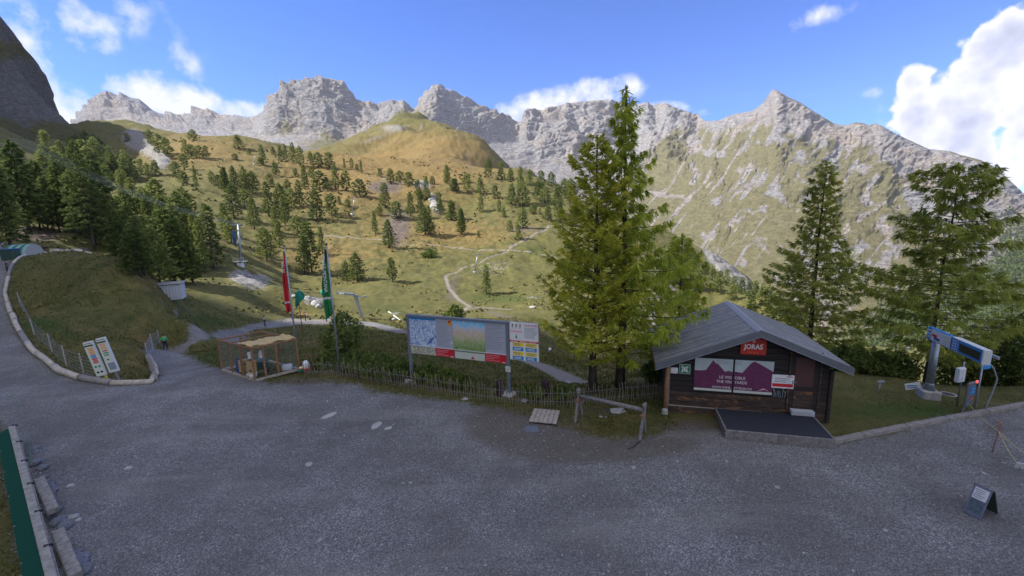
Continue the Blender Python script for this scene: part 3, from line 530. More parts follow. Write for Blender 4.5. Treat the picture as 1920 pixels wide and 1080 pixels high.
mC = conifer(hC, lambda t: np.interp(t, [0, .2, .45, .62, .75, .9, 1], [3.4, 3.5, 3.1, 1.9, 1.0, .75, .15]), 175, 37, start=.08, rise=.22, droop=.45, tip=.42, dens=165, slen=.26, sw=.018, hang=.6, spread=.26, mat=M_LARCH2)
place_tree('larch_tree', mC, Cp, hC, hC, 'dark larch with a narrow column top standing right behind the cabin roof', 'larch tree')
D_ = Vector((at_y(1738, 710, 19.5).x, 19.5, 0)); D_.z = gz(D_.x, D_.y); hD = height_to(D_, 1750, 312)
mD = conifer(hD, lambda t: np.interp(t, [0, .15, .35, .55, .7, .85, 1], [2.9, 3.3, 3.5, 3.0, 2.5, 1.9, 1.1])*(.45+.55*abs(math.sin(t*14+1))), 112, 51, start=.12, rise=.16, droop=.40, tip=.34, dens=180, slen=.28, sw=.018, hang=.8, spread=.24, mat=M_LARCH2, curl=.5, lean=(.012, 0))
place_tree('larch_tree', mD, D_, hD, hD, 'broad spreading larch with layered limbs and ragged flat top behind the blue lift sign', 'larch tree')
E = Vector((-50, 38.5, 0)); E.z = gz(E.x, E.y)
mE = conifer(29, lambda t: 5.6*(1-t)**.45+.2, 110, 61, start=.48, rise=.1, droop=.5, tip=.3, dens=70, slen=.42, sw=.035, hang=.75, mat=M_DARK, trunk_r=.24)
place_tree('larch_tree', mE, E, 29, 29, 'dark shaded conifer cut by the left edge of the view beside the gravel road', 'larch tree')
q = at_y(1268, 700, 25); Gp = Vector((q.x, 25, gz(q.x, 25))); hG = height_to(Gp, 1262, 440)
mG = conifer(hG, lambda t: 2.5*(1-t)**.6+.15, 85, 71, start=.1, rise=.25, droop=.55, tip=.45, dens=130, slen=.28, sw=.020, hang=.85, spread=.2, mat=M_LARCH)
place_tree('larch_tree', mG, Gp, hG, hG, 'smaller drooping larch between the tall pair and the cabin roof', 'larch tree')
# --- stock of hillside pines
def pine_prof(k):
    return [lambda t: 2.3*(1-t)**.55*(.8+.2*math.sin(t*9)), lambda t: 2.7*math.sin(min(1, (1-t)*1.25)*1.57)**.9*(.75+.25*abs(math.sin(t*7))), lambda t: 2.0*(1-t)**.72+.1, lambda t: 3.0*math.sin(min(1, (1-t)*1.5)*1.57)*(.72+.28*abs(math.sin(t*5+1))), lambda t: 2.4*(1-t)**.45*(.7+.3*abs(math.cos(t*8)))][k]
BIGP = [conifer(11, pine_prof(k), 100, 100+k, start=.05, rise=.45, droop=.30, tip=.1, dens=46, slen=.50, sw=.075, hang=.1, spread=.46, mat=M_PINE if k % 3 else M_PINE, trunk_r=.17) for k in range(5)]
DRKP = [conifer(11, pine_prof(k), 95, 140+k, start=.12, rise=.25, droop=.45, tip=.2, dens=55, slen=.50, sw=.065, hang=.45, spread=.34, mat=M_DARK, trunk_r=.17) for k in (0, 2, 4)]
SMLP = [conifer(11, pine_prof(k), 60, 200+k, start=.03, rise=.48, droop=.3, tip=.1, dens=19, slen=.85, sw=.15, hang=.1, spread=.46, mat=M_PINE, trunk_r=.16) for k in range(5)]
# --- every hillside tree: u, top v, foot v, half-width (photo)
HT = []
for (X, T, Bv, hw) in [(190,10,115,50),(375,85,235,35),(450,100,155,22),(510,90,215,28),(545,80,200,18),(600,70,215,36),(655,95,240,28),(730,135,225,32),(790,140,255,38),(870,140,255,52),(985,185,260,14),(1040,185,270,18),(1078,230,285,13),(1110,210,300,16),(470,215,310,38),(270,110,160,20),(165,150,200,25),
 (95,255,430,36),(40,310,410,30),(165,240,440,36),(240,240,440,36),(300,280,450,50),(690,235,420,42),(800,280,430,60),(920,240,420,52),(1000,270,430,38),(1100,340,475,55),(560,340,450,42),(650,350,550,48),(420,360,620,60),(520,370,640,65),(310,470,720,50),(780,410,660,52),(890,450,610,42),(945,470,530,18),(1010,490,555,22),
 (470,550,760,38),(540,460,690,40),(635,615,740,52),(500,650,860,45),(400,700,950,62),(740,660,1040,80),(690,760,1060,60),(820,700,900,40),(590,410,560,40),(1080,890,1110,62),(1000,960,1110,36),(1215,580,750,34),(1320,640,860,50),(1245,545,610,32),(1290,370,560,50),(1375,510,640,55),(1250,260,320,30),(1330,265,370,45),(1400,280,370,35),(1470,290,400,45),(1540,350,480,40),(1600,320,500,42),(1645,320,390,22),(1755,240,370,28),(1810,335,430,42),(1890,305,370,28),(1480,440,620,48),(1590,550,760,62),(1560,430,600,40),(1700,440,600,40),(1790,500,650,50),(1860,560,760,48),(1345,930,1110,48),(360,180,240,25),(430,300,400,30),(740,250,330,28),(850,330,420,40),(620,260,330,30)]: HT.append((400+X/4, 250+T/4, 250+Bv/4, hw/4))
for (X, T, Bv, hw) in [(155,35,180,26),(210,140,235,38),(310,100,235,36),(405,130,255,40),(465,-20,130,30),(560,10,150,36),(630,60,160,38),(515,190,290,28),(410,270,395,25),(705,50,240,34),(770,70,190,36),(860,80,220,40),(935,90,200,30),(640,180,340,48),(720,180,340,45),(830,160,290,45),(885,210,320,45),(910,330,450,38),(720,360,510,60),(690,480,600,32),(625,450,545,25),(580,350,430,22),(545,300,390,20),(800,330,400,35),(850,360,410,14),(450,790,1010,50),(390,530,580,14),(265,370,560,40),(185,320,450,50),(1030,140,260,60),(980,180,400,50),(1080,140,300,60),(25,340,560,40),(1000,300,470,44),(1100,330,500,50)]: HT.append((800+X/4, 300+T/4, 300+Bv/4, hw/4))
for (X, T, Bv, hw) in [(960,-5,75,20),(1130,-30,90,24),(1200,0,160,40),(1260,30,190,40),(1390,40,150,30),(1440,80,190,35),(1500,90,190,35),(1550,90,180,28),(1385,150,270,32),(1325,210,330,36),(1380,280,380,34),(1475,240,410,20),(1590,280,380,22),(1690,250,430,40),(1450,-30,60,35),(720,0,110,25),(650,-20,100,30),(580,0,120,45),(760,140,250,36),(860,200,300,30),(900,220,320,30),(960,190,310,28),(1000,220,340,32),(1060,190,310,35),(1110,220,320,28),(1170,200,320,42),(820,240,330,30),(380,110,260,50),(440,90,220,40),(340,150,260,35),(520,100,220,30),(460,160,300,50),(930,300,480,50),(1010,330,560,70),(1760,380,640,60),(1840,420,560,50),(600,60,180,40),(540,30,130,30),(690,60,190,35)]: HT.append((X/4, 250+T/4, 250+Bv/4, hw/4))
for (X, T, Bv, hw) in [(1210,330,740,100),(1420,400,800,85),(1380,430,880,90),(1600,530,1010,105),(1290,560,1110,150),(1080,620,1060,110),(1160,480,900,90),(1000,520,900,80),(1490,600,960,70),(1380,640,1130,100),(900,480,800,70),(1200,700,1130,90),(1450,760,1120,70),(1740,620,820,60),(1120,400,760,80),(1250,470,860,85),(980,420,760,75),(1340,520,960,95),(1180,620,1010,100),(1450,520,860,80),(1060,700,1080,100),(1320,700,1130,110),(1540,640,1040,75),(900,560,880,70),(1700,520,760,60)]: HT.append((X/4, 250+T/4, 250+Bv/4, hw/4))
# dark wood at the far left
DK = [(57,262,440,45),(15,300,445,40),(100,330,420,32),(130,300,430,38),(25,330,470,40),(85,300,415,34),(40,290,420,34),(112,350,436,24),(200,300,452,34),(150,320,440,30),(215,360,470,26),(5,270,430,38),(75,350,430,22),(228,395,490,24),(250,430,505,24),(178,330,460,30)]
REST = [(1335,498,524,9),(1350,508,530,8),(1362,505,536,9),(1322,490,515,8),(1376,518,545,9),(1390,520,552,10),(1404,528,556,9),(1416,526,560,10),(1428,532,568,11),(1440,536,572,11),(1345,520,548,9),(1372,535,562,10),(1408,545,580,12),(1455,545,585,12),(1300,470,500,9),(1265,445,480,12),(1286,455,490,10),(1250,470,520,14),(1275,490,530,12),(1310,500,540,11)]
def region(u, v):
    if u < 150: a = 'above the far left road'
    elif u < 260: a = 'below the left cliff'
    elif u < 400: a = 'left of the lift tower'
    elif u < 520: a = 'around the left lift tower' if v > 360 else 'on the ridge above the tower'
    elif u < 600: a = 'behind the red flag' if v > 340 else 'on the ridge above the red flag'
    elif u < 700: a = 'behind the green flag' if v > 360 else 'high above the green flag'
    elif u < 800: a = 'above the info board left half'
    elif u < 900: a = 'around the pale crag'
    elif u < 980: a = 'above the small grey pylon'
    elif u < 1100: a = 'on the crest by the larches'
    elif u < 1300: a = 'seen through the larch pair'
    else: a = 'on the crest behind the cabin'
    return a
k = 0
for (u, tv, bv, hw) in HT+REST:
    P = ground(u, bv); hh = max(2.0, height_to(P, u, tv)); px = bv-tv
    big = px > 42; st = (BIGP if big else SMLP); i = RNG.integers(len(st)); ms = st[i]
    wide = float(np.clip(hw/ppm(P)/(hh*.215), .6, 2.2)); size = 'tall' if hh > 13 else ('small' if hh < 7 else 'medium')
    shape = ['round-topped', 'broad', 'slender', 'bushy', 'uneven'][i]
    lab = '%s %s green pine %s' % (size, shape, region(u, bv))
    place_tree('pine_tree', ms, P, hh, 11, lab, 'pine tree', lab.split('pine ')[1] and 'pines '+region(u, bv), RNG.uniform(0, 6.28), wide)
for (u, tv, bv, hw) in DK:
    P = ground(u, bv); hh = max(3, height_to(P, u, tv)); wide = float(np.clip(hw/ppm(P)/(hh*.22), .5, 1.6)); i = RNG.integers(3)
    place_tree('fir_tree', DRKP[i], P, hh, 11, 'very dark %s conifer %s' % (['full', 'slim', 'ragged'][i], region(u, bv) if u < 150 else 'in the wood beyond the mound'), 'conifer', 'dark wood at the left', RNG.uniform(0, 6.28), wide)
for q in range(46):          # the lit wood climbing to the left shoulder
    u = 60+RNG.random()*190; bv = 300+RNG.random()*95; hp = 34+RNG.random()*30; HT2 = (u, bv-hp, bv)
    P = ground(u, bv); hh = float(np.clip(height_to(P, u, bv-hp), 5, 16)); i = RNG.integers(5)
    place_tree('pine_tree', SMLP[i], P, hh, 11, '%s pine in the wood climbing the left shoulder' % ['round-topped', 'broad', 'slender', 'bushy', 'uneven'][i], 'pine tree', 'pines in the wood on the left shoulder', RNG.uniform(0, 6.28), 1.15)
# far dark wood on the lower flank of the right-hand mountain, too distant to tell trunk from trunk
mr = bpy.data.objects['mountain_range']; bpy.context.view_layer.update(); Pb = []; Db = []
for (uc, vc, su, sv, n_) in ((1840,560,100,60,1100),(1905,490,40,70,450),(1580,500,22,34,60),(1700,600,50,40,260),(1640,640,60,30,160)):
    for q in range(n_):
        u = uc+RNG.normal()*su*.6; v = vc+RNG.normal()*sv*.6; d = ray(u, v).normalized(); ok, loc, nr_, fi = mr.ray_cast(CAM, d)
        if not ok or loc.z < -400: continue
        h_ = RNG.uniform(10, 17); k_ = 16; zz = RNG.random(k_)**1.2*h_*.9; an = RNG.uniform(0, 6.28, k_); Pb.append(np.stack([loc.x+0*zz, loc.y+0*zz, loc.z-1+zz], -1)); rr_ = (1-zz/h_)*h_*.24+.5; Db.append(np.stack([rr_*np.cos(an), rr_*np.sin(an), RNG.uniform(-1.5, 1.5, k_)+1.2], -1))
Pb = np.concatenate(Pb); Db = np.concatenate(Db); o = link('far_wood', blade_mesh('far_wood', Pb, Db, np.full(len(Pb), 1.7), M_DARK)); o['kind'] = 'stuff'; o['label'] = 'dark distant wood on the lower flank of the right-hand mountain'
P = ground(178, 469); hh = height_to(P, 165, 262)
mF = conifer(hh, lambda t: np.interp(t, [0, .2, .4, .7, .9, 1], [2.6, 3.6, 3.4, 2.3, 1.1, .2]), 120, 77, start=.2, rise=.12, droop=.40, tip=.2, dens=90, slen=.42, sw=.042, hang=.6, mat=M_DARK, trunk_r=.26)
place_tree('fir_tree', mF, P, hh, hh, 'large dark conifer with bare lower trunk on top of the grass mound', 'conifer')
# ------------------------------------------------------------------ object helpers
def plain(name, col, rough=.6, metal=0, spec=.4, var=.25, scale=12, bump=0, stretch=None):
    m_ = Mat(name, col, rough, metal, spec); n = m_.noise(scale, 5, .65, stretch=stretch)
    lo = tuple(c*(1-var) for c in col); hi = tuple(min(1, c*(1+var)) for c in col); m_.col(m_.ramp(n, [(.3, lo), (.7, hi)]))
    if bump: m_.bump(n, bump, .01)
    return m_.m
M_STEEL = plain('galvanised_steel', (.30, .33, .37), .45, .6, .5, .15, 6); M_GREYP = plain('grey_blue_paint', (.17, .20, .25), .5, .2, .4, .12, 5)
M_WHITE = plain('white_paint', (.72, .73, .75), .5, 0, .4, .06, 4); M_PALEBOX = plain('pale_box', (.55, .57, .62), .6, 0, .4, .1); M_BLACK = plain('black_paint', (.015, .015, .018), .4, 0, .4, .3)
M_WOODP = plain('weathered_pale_wood', (.36, .31, .27), .9, 0, .15, .35, 9, .5, (1, 1, 1)); M_WOODG = plain('grey_weathered_wood', (.20, .185, .19), .9, 0, .15, .4, 10, .6)
M_CAGEW = plain('brown_timber', (.24, .135, .08), .85, 0, .2, .35, 8, .3); M_STRAW = plain('straw_mat', (.50, .38, .20), .95, 0, .1, .45, 45, .8); M_CONC = plain('concrete', (.36, .35, .34), .95, 0, .2, .22, 7, .4)
M_RED = plain('red_print', (.55, .02, .03), .5, 0, .4, .06); M_ORANGE = plain('orange_print', (.75, .28, .06), .5, 0, .4, .06); M_YEL = plain('yellow_print', (.80, .60, .03), .5, 0, .4, .05); M_BLUE = plain('blue_print', (.02, .22, .52), .5, 0, .4, .05)
M_DBLUE = plain('dark_blue_paint', (.03, .09, .26), .5, 0, .4, .1); M_PINK = plain('pink_print', (.72, .42, .50), .5, 0, .4, .05); M_GREENS = plain('safety_green', (.0, .20, .10), .5, 0, .4, .06); M_TXT = plain('grey_ink', (.22, .24, .30), .6, 0, .3, .1); M_INKW = plain('white_ink', (.75, .74, .74), .5, 0, .4, .03)
M_PANEL = plain('grey_panel_print', (.38, .40, .47), .5, 0, .4, .05); M_CREAM = plain('cream_panel', (.55, .58, .52), .5, 0, .4, .06)
M_STONE = plain('pale_stone', (.36, .355, .35), .9, 0, .2, .3, 6, .6); M_STONEG = plain('blue_grey_stone', (.16, .17, .20), .9, 0, .2, .4, 7, .6)
class MB:
    def __init__(s): s.b = bmesh.new()
    def box(s, c, d, rot=None, bev=0.0, mi=0):
        r = bmesh.ops.create_cube(s.b, size=1); vs = r['verts']; bmesh.ops.scale(s.b, verts=vs, vec=d)
        if bev > 0:
            es = list({e for v in vs for e in v.link_edges}); q = bmesh.ops.bevel(s.b, geom=es, offset=min(bev, min(d)*.45), segments=1, affect='EDGES'); vs = list({v for f in q['faces'] for v in f.verts} | {v for v in vs if v.is_valid})
        if rot is not None: bmesh.ops.rotate(s.b, verts=vs, matrix=rot if isinstance(rot, Matrix) else Matrix.Rotation(rot, 3, 'Z'))
        bmesh.ops.translate(s.b, verts=vs, vec=c)
        if mi:
            for f in {f for v in vs for f in v.link_faces}: f.material_index = mi
        return s
    def bar(s, a, b, w, h=None, bev=0.0):
        a = Vector(a); b = Vector(b); d = b-a; q = d.to_track_quat('X', 'Z').to_matrix(); return s.box((a+b)/2, (d.length, w, h or w), q, bev)
    def tube(s, pts, r, n=8, r2=None):
        pts = [Vector(p) for p in pts]; rings = []
        for i, p in enumerate(pts):
            t = (pts[min(i+1, len(pts)-1)]-pts[max(i-1, 0)]).normalized(); rr_ = r if r2 is None else r+(r2-r)*i/(len(pts)-1)
            x = t.orthogonal().normalized() if i == 0 else (px-t*px.dot(t)).normalized(); px = x; y = t.cross(x)
            rings.append([s.b.verts.new(p+(x*math.cos(k/n*6.28318)+y*math.sin(k/n*6.28318))*rr_) for k in range(n)])
        for a, b in zip(rings, rings[1:]):
            for k in range(n): f = s.b.faces.new((a[k], a[(k+1) % n], b[(k+1) % n], b[k])); f.smooth = n > 5
        s.b.faces.new(rings[0][::-1]); s.b.faces.new(rings[-1]); return s
    def poly(s, pts, th=(0, 0.01, 0)):
        th = Vector(th); a = [s.b.verts.new(Vector(p)) for p in pts]; b = [s.b.verts.new(Vector(p)+th) for p in pts]; n = len(pts)
        s.b.faces.new(a); s.b.faces.new(b[::-1])
        for k in range(n): s.b.faces.new((a[(k+1) % n], a[k], b[k], b[(k+1) % n]))
        return s
    def lathe(s, prof, c=(0, 0, 0), n=12):
        c = Vector(c); rings = [[s.b.verts.new(c+Vector((r*math.cos(k/n*6.28318), r*math.sin(k/n*6.28318), z))) for k in range(n)] for r, z in prof]
        for a, b in zip(rings, rings[1:]):
            for k in range(n): f = s.b.faces.new((a[k], a[(k+1) % n], b[(k+1) % n], b[k])); f.smooth = True
        s.b.faces.new(rings[0][::-1]); s.b.faces.new(rings[-1]); return s
    def build(s, name, mat, parent=None, loc=None, rot=None):
        bmesh.ops.recalc_face_normals(s.b, faces=s.b.faces); me = bpy.data.meshes.new(name); s.b.to_mesh(me); s.b.free(); return link(name, me, mat, parent, loc, rot)
DG = None
def words(txt, size, mat, parent, loc, rot=(math.radians(90), 0, 0), align='CENTER', name='lettering', depth=.002, xs=1.0, bold=0.0):
    c = bpy.data.curves.new('t', 'FONT'); c.body = txt; c.size = size; c.align_x = align; c.align_y = 'CENTER'; c.extrude = depth; c.offset = bold; c.resolution_u = 3
    o = bpy.data.objects.new('t', c); COL.objects.link(o); bpy.context.view_layer.update(); me = bpy.data.meshes.new_from_object(o.evaluated_get(bpy.context.evaluated_depsgraph_get())); bpy.data.objects.remove(o)
    me.name = name; me.materials.clear(); r = link(name, me, mat, parent, loc, rot); r.scale = (xs, 1, 1); return r
class Frame:
    """upright plane on the ground between two spots; local x to the right, -y towards the viewer"""
    def __init__(s, P0, P1): s.o = Vector(P0); d = Vector(P1)-Vector(P0); s.rz = math.atan2(d.y, d.x); s.x = Vector((math.cos(s.rz), math.sin(s.rz), 0)); s.n = Vector((math.sin(s.rz), -math.cos(s.rz), 0)); s.w = Vector((d.x, d.y, 0)).length
    def uv(s, u, v, off=0.0):
        d = ray(u, v); q = s.o+s.n*off; t = (q-CAM).dot(s.n)/d.dot(s.n); P = CAM+d*t-s.o; return P.dot(s.x), P.z
    def depth(s, u, v, z):      # local y of the point seen at (u,v) at local height z
        P = at_z(u, v, s.o.z+z)-s.o; return P.dot(s.x), -P.dot(s.n)
def lines(name, x0, x1, z0, z1, n, y, mat, parent, fill=.45, seed=1, ragged=.4):
    rg = random.Random(seed); b = MB(); dz = (z1-z0)/n
    for i in range(n):
        w_ = (x1-x0)*(1-ragged*rg.random()); z = z1-(i+.5)*dz; b.box(((x0+x0+w_)/2, y, z), (w_, .002, dz*fill))
    return b.build(name, mat, parent)

# ================================================================== cabin
FL = at_z(1253, 770, 0); FR = at_z(1546, 794, 0); H = Frame(FL, FR); W = H.w
hut = thing('cabin', 'dark wooden cabin with grey metal gable roof and vineyard posters, beside the blue lift sign', 'cabin', FL, H.rz)
OV = .55                                     # the roof stands out in front of the wall
ax_, az_ = H.uv(1428, 622, OV); exl, ezl = H.uv(1229, 686, OV); exr, ezr = H.uv(1602, 692, OV); ez = (ezl+ezr)/2
# length of the ridge from where its far end is seen
best = min(((abs((H.uv(1398, 567, -q)[1])-az_)+abs(H.uv(1398, 567, -q)[0]-ax_)*.5), q) for q in np.arange(1.5, 9, .05)); RL = float(np.clip(best[1], 3.5, 6.5)); DEP = RL-.4
print('HUT W %.2f apex %.2f %.2f eave %.2f %.2f / %.2f %.2f ridge %.2f' % (W, ax_, az_, exl, ezl, exr, ezr, RL))
def plankmat(name, base, wear, scale=5):
    m_ = Mat(name, rough=.75, spec=.25); n = m_.noise(scale, 6, .7, stretch=(.25, 1, 2.2)); c = m_.ramp(n, [(.3, tuple(x*.6 for x in base)), (.7, tuple(x*1.5 for x in base))])
    n2 = m_.noise(3.3, 6, .75, .6, stretch=(.6, 1, 1.4)); f = m_.math('MULTIPLY', m_.math('SUBTRACT', n2, 1-wear), 9, clamp=True); m_.col(m_.mix(f, c, (.22, .11, .05))); m_.bump(n, .5, .01)
    oi = m_.N.new('ShaderNodeObjectInfo'); return m_.m
M_HUT = plankmat('dark_stained_planks', (.030, .024, .024), .30); M_HUTW = plankmat('peeling_dark_planks', (.050, .036, .032), .47)
M_ROOF = plain('grey_sheet_metal', (.20, .205, .225), .45, .35, .5, .10, 3); _r = Mat('ribbed_roof_metal', rough=.5, metal=.15); _s = _r.N.new('ShaderNodeSeparateXYZ'); _r.L.new(_r.tc.outputs['Object'], _s.inputs[0]); _q = _r.math('LESS_THAN', _r.math('FRACT', _r.math('MULTIPLY', _s.outputs[1], 5.2)), .22); _r.col(_r.mix(_r.math('MULTIPLY', _q, .45), _r.ramp(_r.noise(2.5, 6, .7), [(.3, (.155, .16, .175)), (.7, (.25, .255, .27))]), (.09, .09, .095))); M_ROOF = _r.m  # dark stripes painted in as the shade of the rib valleys
M_ROOFE = plain('grey_fascia', (.14, .15, .175), .5, .2, .4, .12, 4)
def roof_z(x): return az_-(az_-ez)*abs(x-ax_)/((exr-exl)/2)
ph = .215; z = .0; first = None; k = 0; wallh = roof_z(ax_)-.12
while z < wallh:
    z1 = min(z+ph, wallh); zc = (z+z1)/2
    # plank ends follow the gable
    hw = W if z1 < roof_z(0)-.2 else None
    x0, x1 = 0.0, W
    if roof_z(0)-.15 < z1: sl_ = (az_-ez)/((exr-exl)/2); hx = (az_-.15-z1)/sl_; x0 = max(0, ax_-hx); x1 = min(W, ax_+hx)
    if x1-x0 > .15:
        o = MB().box(((x0+x1)/2, .045, zc), (x1-x0, .09, z1-z-.014), bev=.012).build('plank', M_HUTW if z < .7 else M_HUT, hut)
    z = z1; k += 1
for s_, nm in ((0, 0), (1, 1)):
    xx = .045 if s_ == 0 else W-.045
    for q in range(int(roof_z(0)/ph)):
        MB().box((xx, DEP/2+.10, q*ph+ph/2), (.09, DEP-.02, ph-.014), bev=.012).build('plank', M_HUT, hut)
MB().box((W/2, .20, roof_z(0)/2), (W-.24, .02, roof_z(0)-.1)).build('inner_wall', M_BLACK, hut)
MB().poly([(0, DEP+.1, 0), (W, DEP+.1, 0), (W, DEP+.1, roof_z(W)-.1), (ax_, DEP+.1, az_-.2), (0, DEP+.1, roof_z(0)-.1)], (0, .08, 0)).build('rear_wall', M_HUT, hut)
for xx in (-.06, W+.06): MB().box((xx, .02, roof_z(0)/2-.1), (.13, .16, roof_z(0)-.3), bev=.02).build('corner_post', M_WOODG if xx < 0 else M_HUT, hut)
MB().box((W*.3, -.05, .10), (W*.62, .10, .30), bev=.02).build('foundation_board', M_HUTW, hut)
MB().box((W*.3, -.02, .262), (W*.62, .06, .02)).build('trim_strip', M_WOODP, hut)
# roof: corrugated sheets either side of the ridge, with bolt rows
def slope_sheet(x_eave, seed):
    b = bmesh.new(); n = 96; th = .05; L0 = -OV; L1 = RL
    vs = []
    for j, xx in enumerate(np.linspace(ax_, x_eave, 4)):
        row = []
        for i in range(n+1):
            y = L0+(L1-L0)*i/n; c = .038*(1 if (i % 6) in (0, 1, 2) else -.2); row.append(b.verts.new((xx, y, roof_z(xx)+.02+c)))
        vs.append(row)
    for r0, r1 in zip(vs, vs[1:]):
        for i in range(n): b.faces.new((r0[i], r0[i+1], r1[i+1], r1[i]))
    bmesh.ops.recalc_face_normals(b, faces=b.faces); r = bmesh.ops.extrude_face_region(b, geom=b.faces[:]); bmesh.ops.translate(b, verts=[v for v in r['geom'] if isinstance(v, bmesh.types.BMVert)], vec=(0, 0, -.03))
    bmesh.ops.recalc_face_normals(b, faces=b.faces); me = bpy.data.meshes.new('roof'); b.to_mesh(me); b.free(); return me
rf = MB().poly([(ax_, -OV+.02, az_-.06), (exl+.05, -OV+.02, ezl-.0-.06), (exl+.05, -OV+.02, roof_z(exl)-.12), (ax_, -OV+.02, az_-.17), (exr-.05, -OV+.02, roof_z(exr)-.12), (exr-.05, -OV+.02, roof_z(exr)-.06)], (0, RL+OV-.04, 0))
rfo = rf.build('roof', M_HUT, hut)
for xe in (exl, exr): link('roof_sheet', slope_sheet(xe, 1), M_ROOF, rfo)
sgn = {exl: -1, exr: 1}
for xe in (exl, exr):
    for y in (-OV-.012, RL+.0):
        MB().poly([(ax_, y, az_+.045), (xe, y, roof_z(xe)+.045), (xe, y, roof_z(xe)-.20), (ax_, y, az_-.20)], (0, .02, 0)).build('fascia', M_ROOFE, rfo)
        MB().poly([(ax_, y-.006, az_-.185), (xe, y-.006, roof_z(xe)-.185), (xe, y-.006, roof_z(xe)-.21), (ax_, y-.006, az_-.21)], (0, .03, 0)).build('fascia_edge', M_STEEL, rfo)
    MB().poly([(xe+sgn[xe]*.01, -OV, roof_z(xe)+.03), (xe+sgn[xe]*.01, RL, roof_z(xe)+.03), (xe+sgn[xe]*.01, RL, roof_z(xe)-.12), (xe+sgn[xe]*.01, -OV, roof_z(xe)-.12)], (sgn[xe]*.012, 0, 0)).build('eave_board', M_CAGEW, rfo)
    b = MB()
    for q in range(1, 8):
        xx = ax_+(xe-ax_)*(q-.35)/7
        for i in range(26): b.box((xx, -OV+.12+i*(RL+OV-.2)/26, roof_z(xx)+.045), (.035, .035, .012))
    b.build('roof_bolts', M_STEEL, rfo)['kind'] = 'stuff'
rc_ = MB(); wcap = .17
for s_ in (-1, 1): rc_.poly([(ax_, -OV-.02, az_+.065), (ax_+s_*wcap, -OV-.02, roof_z(ax_+wcap)+.055), (ax_+s_*wcap, -OV-.02, roof_z(ax_+wcap)+.043), (ax_, -OV-.02, az_+.05)], (0, RL+OV+.04, 0))
rc_.build('ridge_cap', plain('ridge_metal', (.27, .28, .30), .5, .1), rfo)
# posters
M_BURG = plain('burgundy_print', (.13, .028, .085), .5, 0, .4, .22, 14); M_SKYP = plain('pale_poster_sky', (.42, .48, .50), .5, 0, .4, .08, 3)
def R(u0, v0, u1, v1, off=.05): a = H.uv(u0, v0, off); b = H.uv(u1, v1, off); return min(a[0], b[0]), max(a[0], b[0]), min(a[1], b[1]), max(a[1], b[1])
px0, _, _, pz1 = R(1304, 671, 1448, 738); _, px1, pz0, _ = R(1304, 671, 1447, 741); mid = H.uv(1375, 700)[0]
MB().box(((px0+px1)/2, -.012, (pz0+pz1)/2), (px1-px0+.12, .025, pz1-pz0+.14), bev=.008).build('window_frame', M_BLACK, hut)
for (a, b_, peaks) in ((px0, mid-.035, [(0,.62),(.16,.62),(.30,.64),(.48,.96),(.55,.86),(.62,.84),(.80,.62),(.9,.66),(1,.62)]), (mid+.035, px1, [(0,.64),(.2,.62),(.42,.93),(.50,.98),(.66,.90),(1,.70)])):
    pn = MB().box(((a+b_)/2, -.030, (pz0+pz1)/2), (b_-a, .008, pz1-pz0)).build('poster_panel', M_SKYP, hut); w_ = b_-a; h_ = pz1-pz0
    MB().poly([(a, -.037, pz0+.075*h_)]+[(a+t*w_, -.037, pz0+zz*h_) for t, zz in peaks]+[(b_, -.037, pz0+.075*h_)], (0, .003, 0)).build('mountain_print', M_BURG, pn)
    MB().box(((a+b_)/2, -.036, pz0+.035*h_), (w_, .003, .07*h_)).build('bottom_strip', M_CREAM, pn)
    lines('small_print', a+.55*w_ if a == px0 else a+.02, a+.97*w_ if a == px0 else a+.22*w_, pz0+.84*h_, pz0+.97*h_, 3, -.036, M_TXT, pn, .3, 3)
    if a != px0: MB().poly([(a+.62*w_, -.039, pz0+.09*h_), (a+.78*w_, -.039, pz0+.19*h_), (a+.88*w_, -.039, pz0+.13*h_), (a+.93*w_, -.039, pz0+.09*h_), (a+.8*w_, -.039, pz0+.15*h_)], (0, .002, 0)).build('mountain_logo', M_PINK, pn)
h_ = pz1-pz0; sz = .155
tx0 = H.uv(1343, 708)[0]
words('LE VIG', sz, M_INKW, hut, (mid-.05, -.042, pz0+.45*h_), align='RIGHT'); words('OBLE', sz, M_INKW, hut, (mid+.045, -.042, pz0+.45*h_), align='LEFT')
words('THE VIN', sz, M_INKW, hut, (mid-.05, -.042, pz0+.31*h_), align='RIGHT', xs=.92); words('YARDS', sz, M_INKW, hut, (mid+.045, -.042, pz0+.31*h_), align='LEFT', xs=.92)
words('WWW.WINE-', sz*.82, M_INKW, hut, (mid-.045, -.042, pz0+.13*h_), align='RIGHT', xs=.86); words('EYTRON.CH', sz*.82, M_INKW, hut, (mid+.045, -.042, pz0+.13*h_), align='LEFT', xs=.86)
# red name sign
a0 = H.uv(1388, 664, .08); a1 = H.uv(1436, 666, .08); a2 = H.uv(1410, 637, .08); M_JR = plain('orange_red_sign', (.48, .035, .02), .45, 0, .4, .06)
sx0, sx1, sz0, sz1 = a0[0], a1[0], (a0[1]+a1[1])/2, a2[1]
sg = MB().poly([(sx0, -.08, sz0), (sx1, -.08, sz0), (sx1, -.08, min(sz1, roof_z(sx1)-.25)), (ax_, -.08, min(sz1+.1, az_-.22)), (sx0, -.08, min(sz1, roof_z(sx0)-.25))], (0, .04, 0)).build('name_sign', M_JR, hut)
words('JORAS', .26, M_INKW, sg, ((sx0+sx1)/2, -.083, sz0+(sz1-sz0)*.52), xs=.85, bold=.006); words("'", .2, M_INKW, sg, (sx1-.12, -.083, sz0+(sz1-sz0)*.62))
b = MB()
for q in range(4): b.box(((sx0+sx1)/2-.16+q*.1, -.082, sz0+.09), (.045, .003, .022))
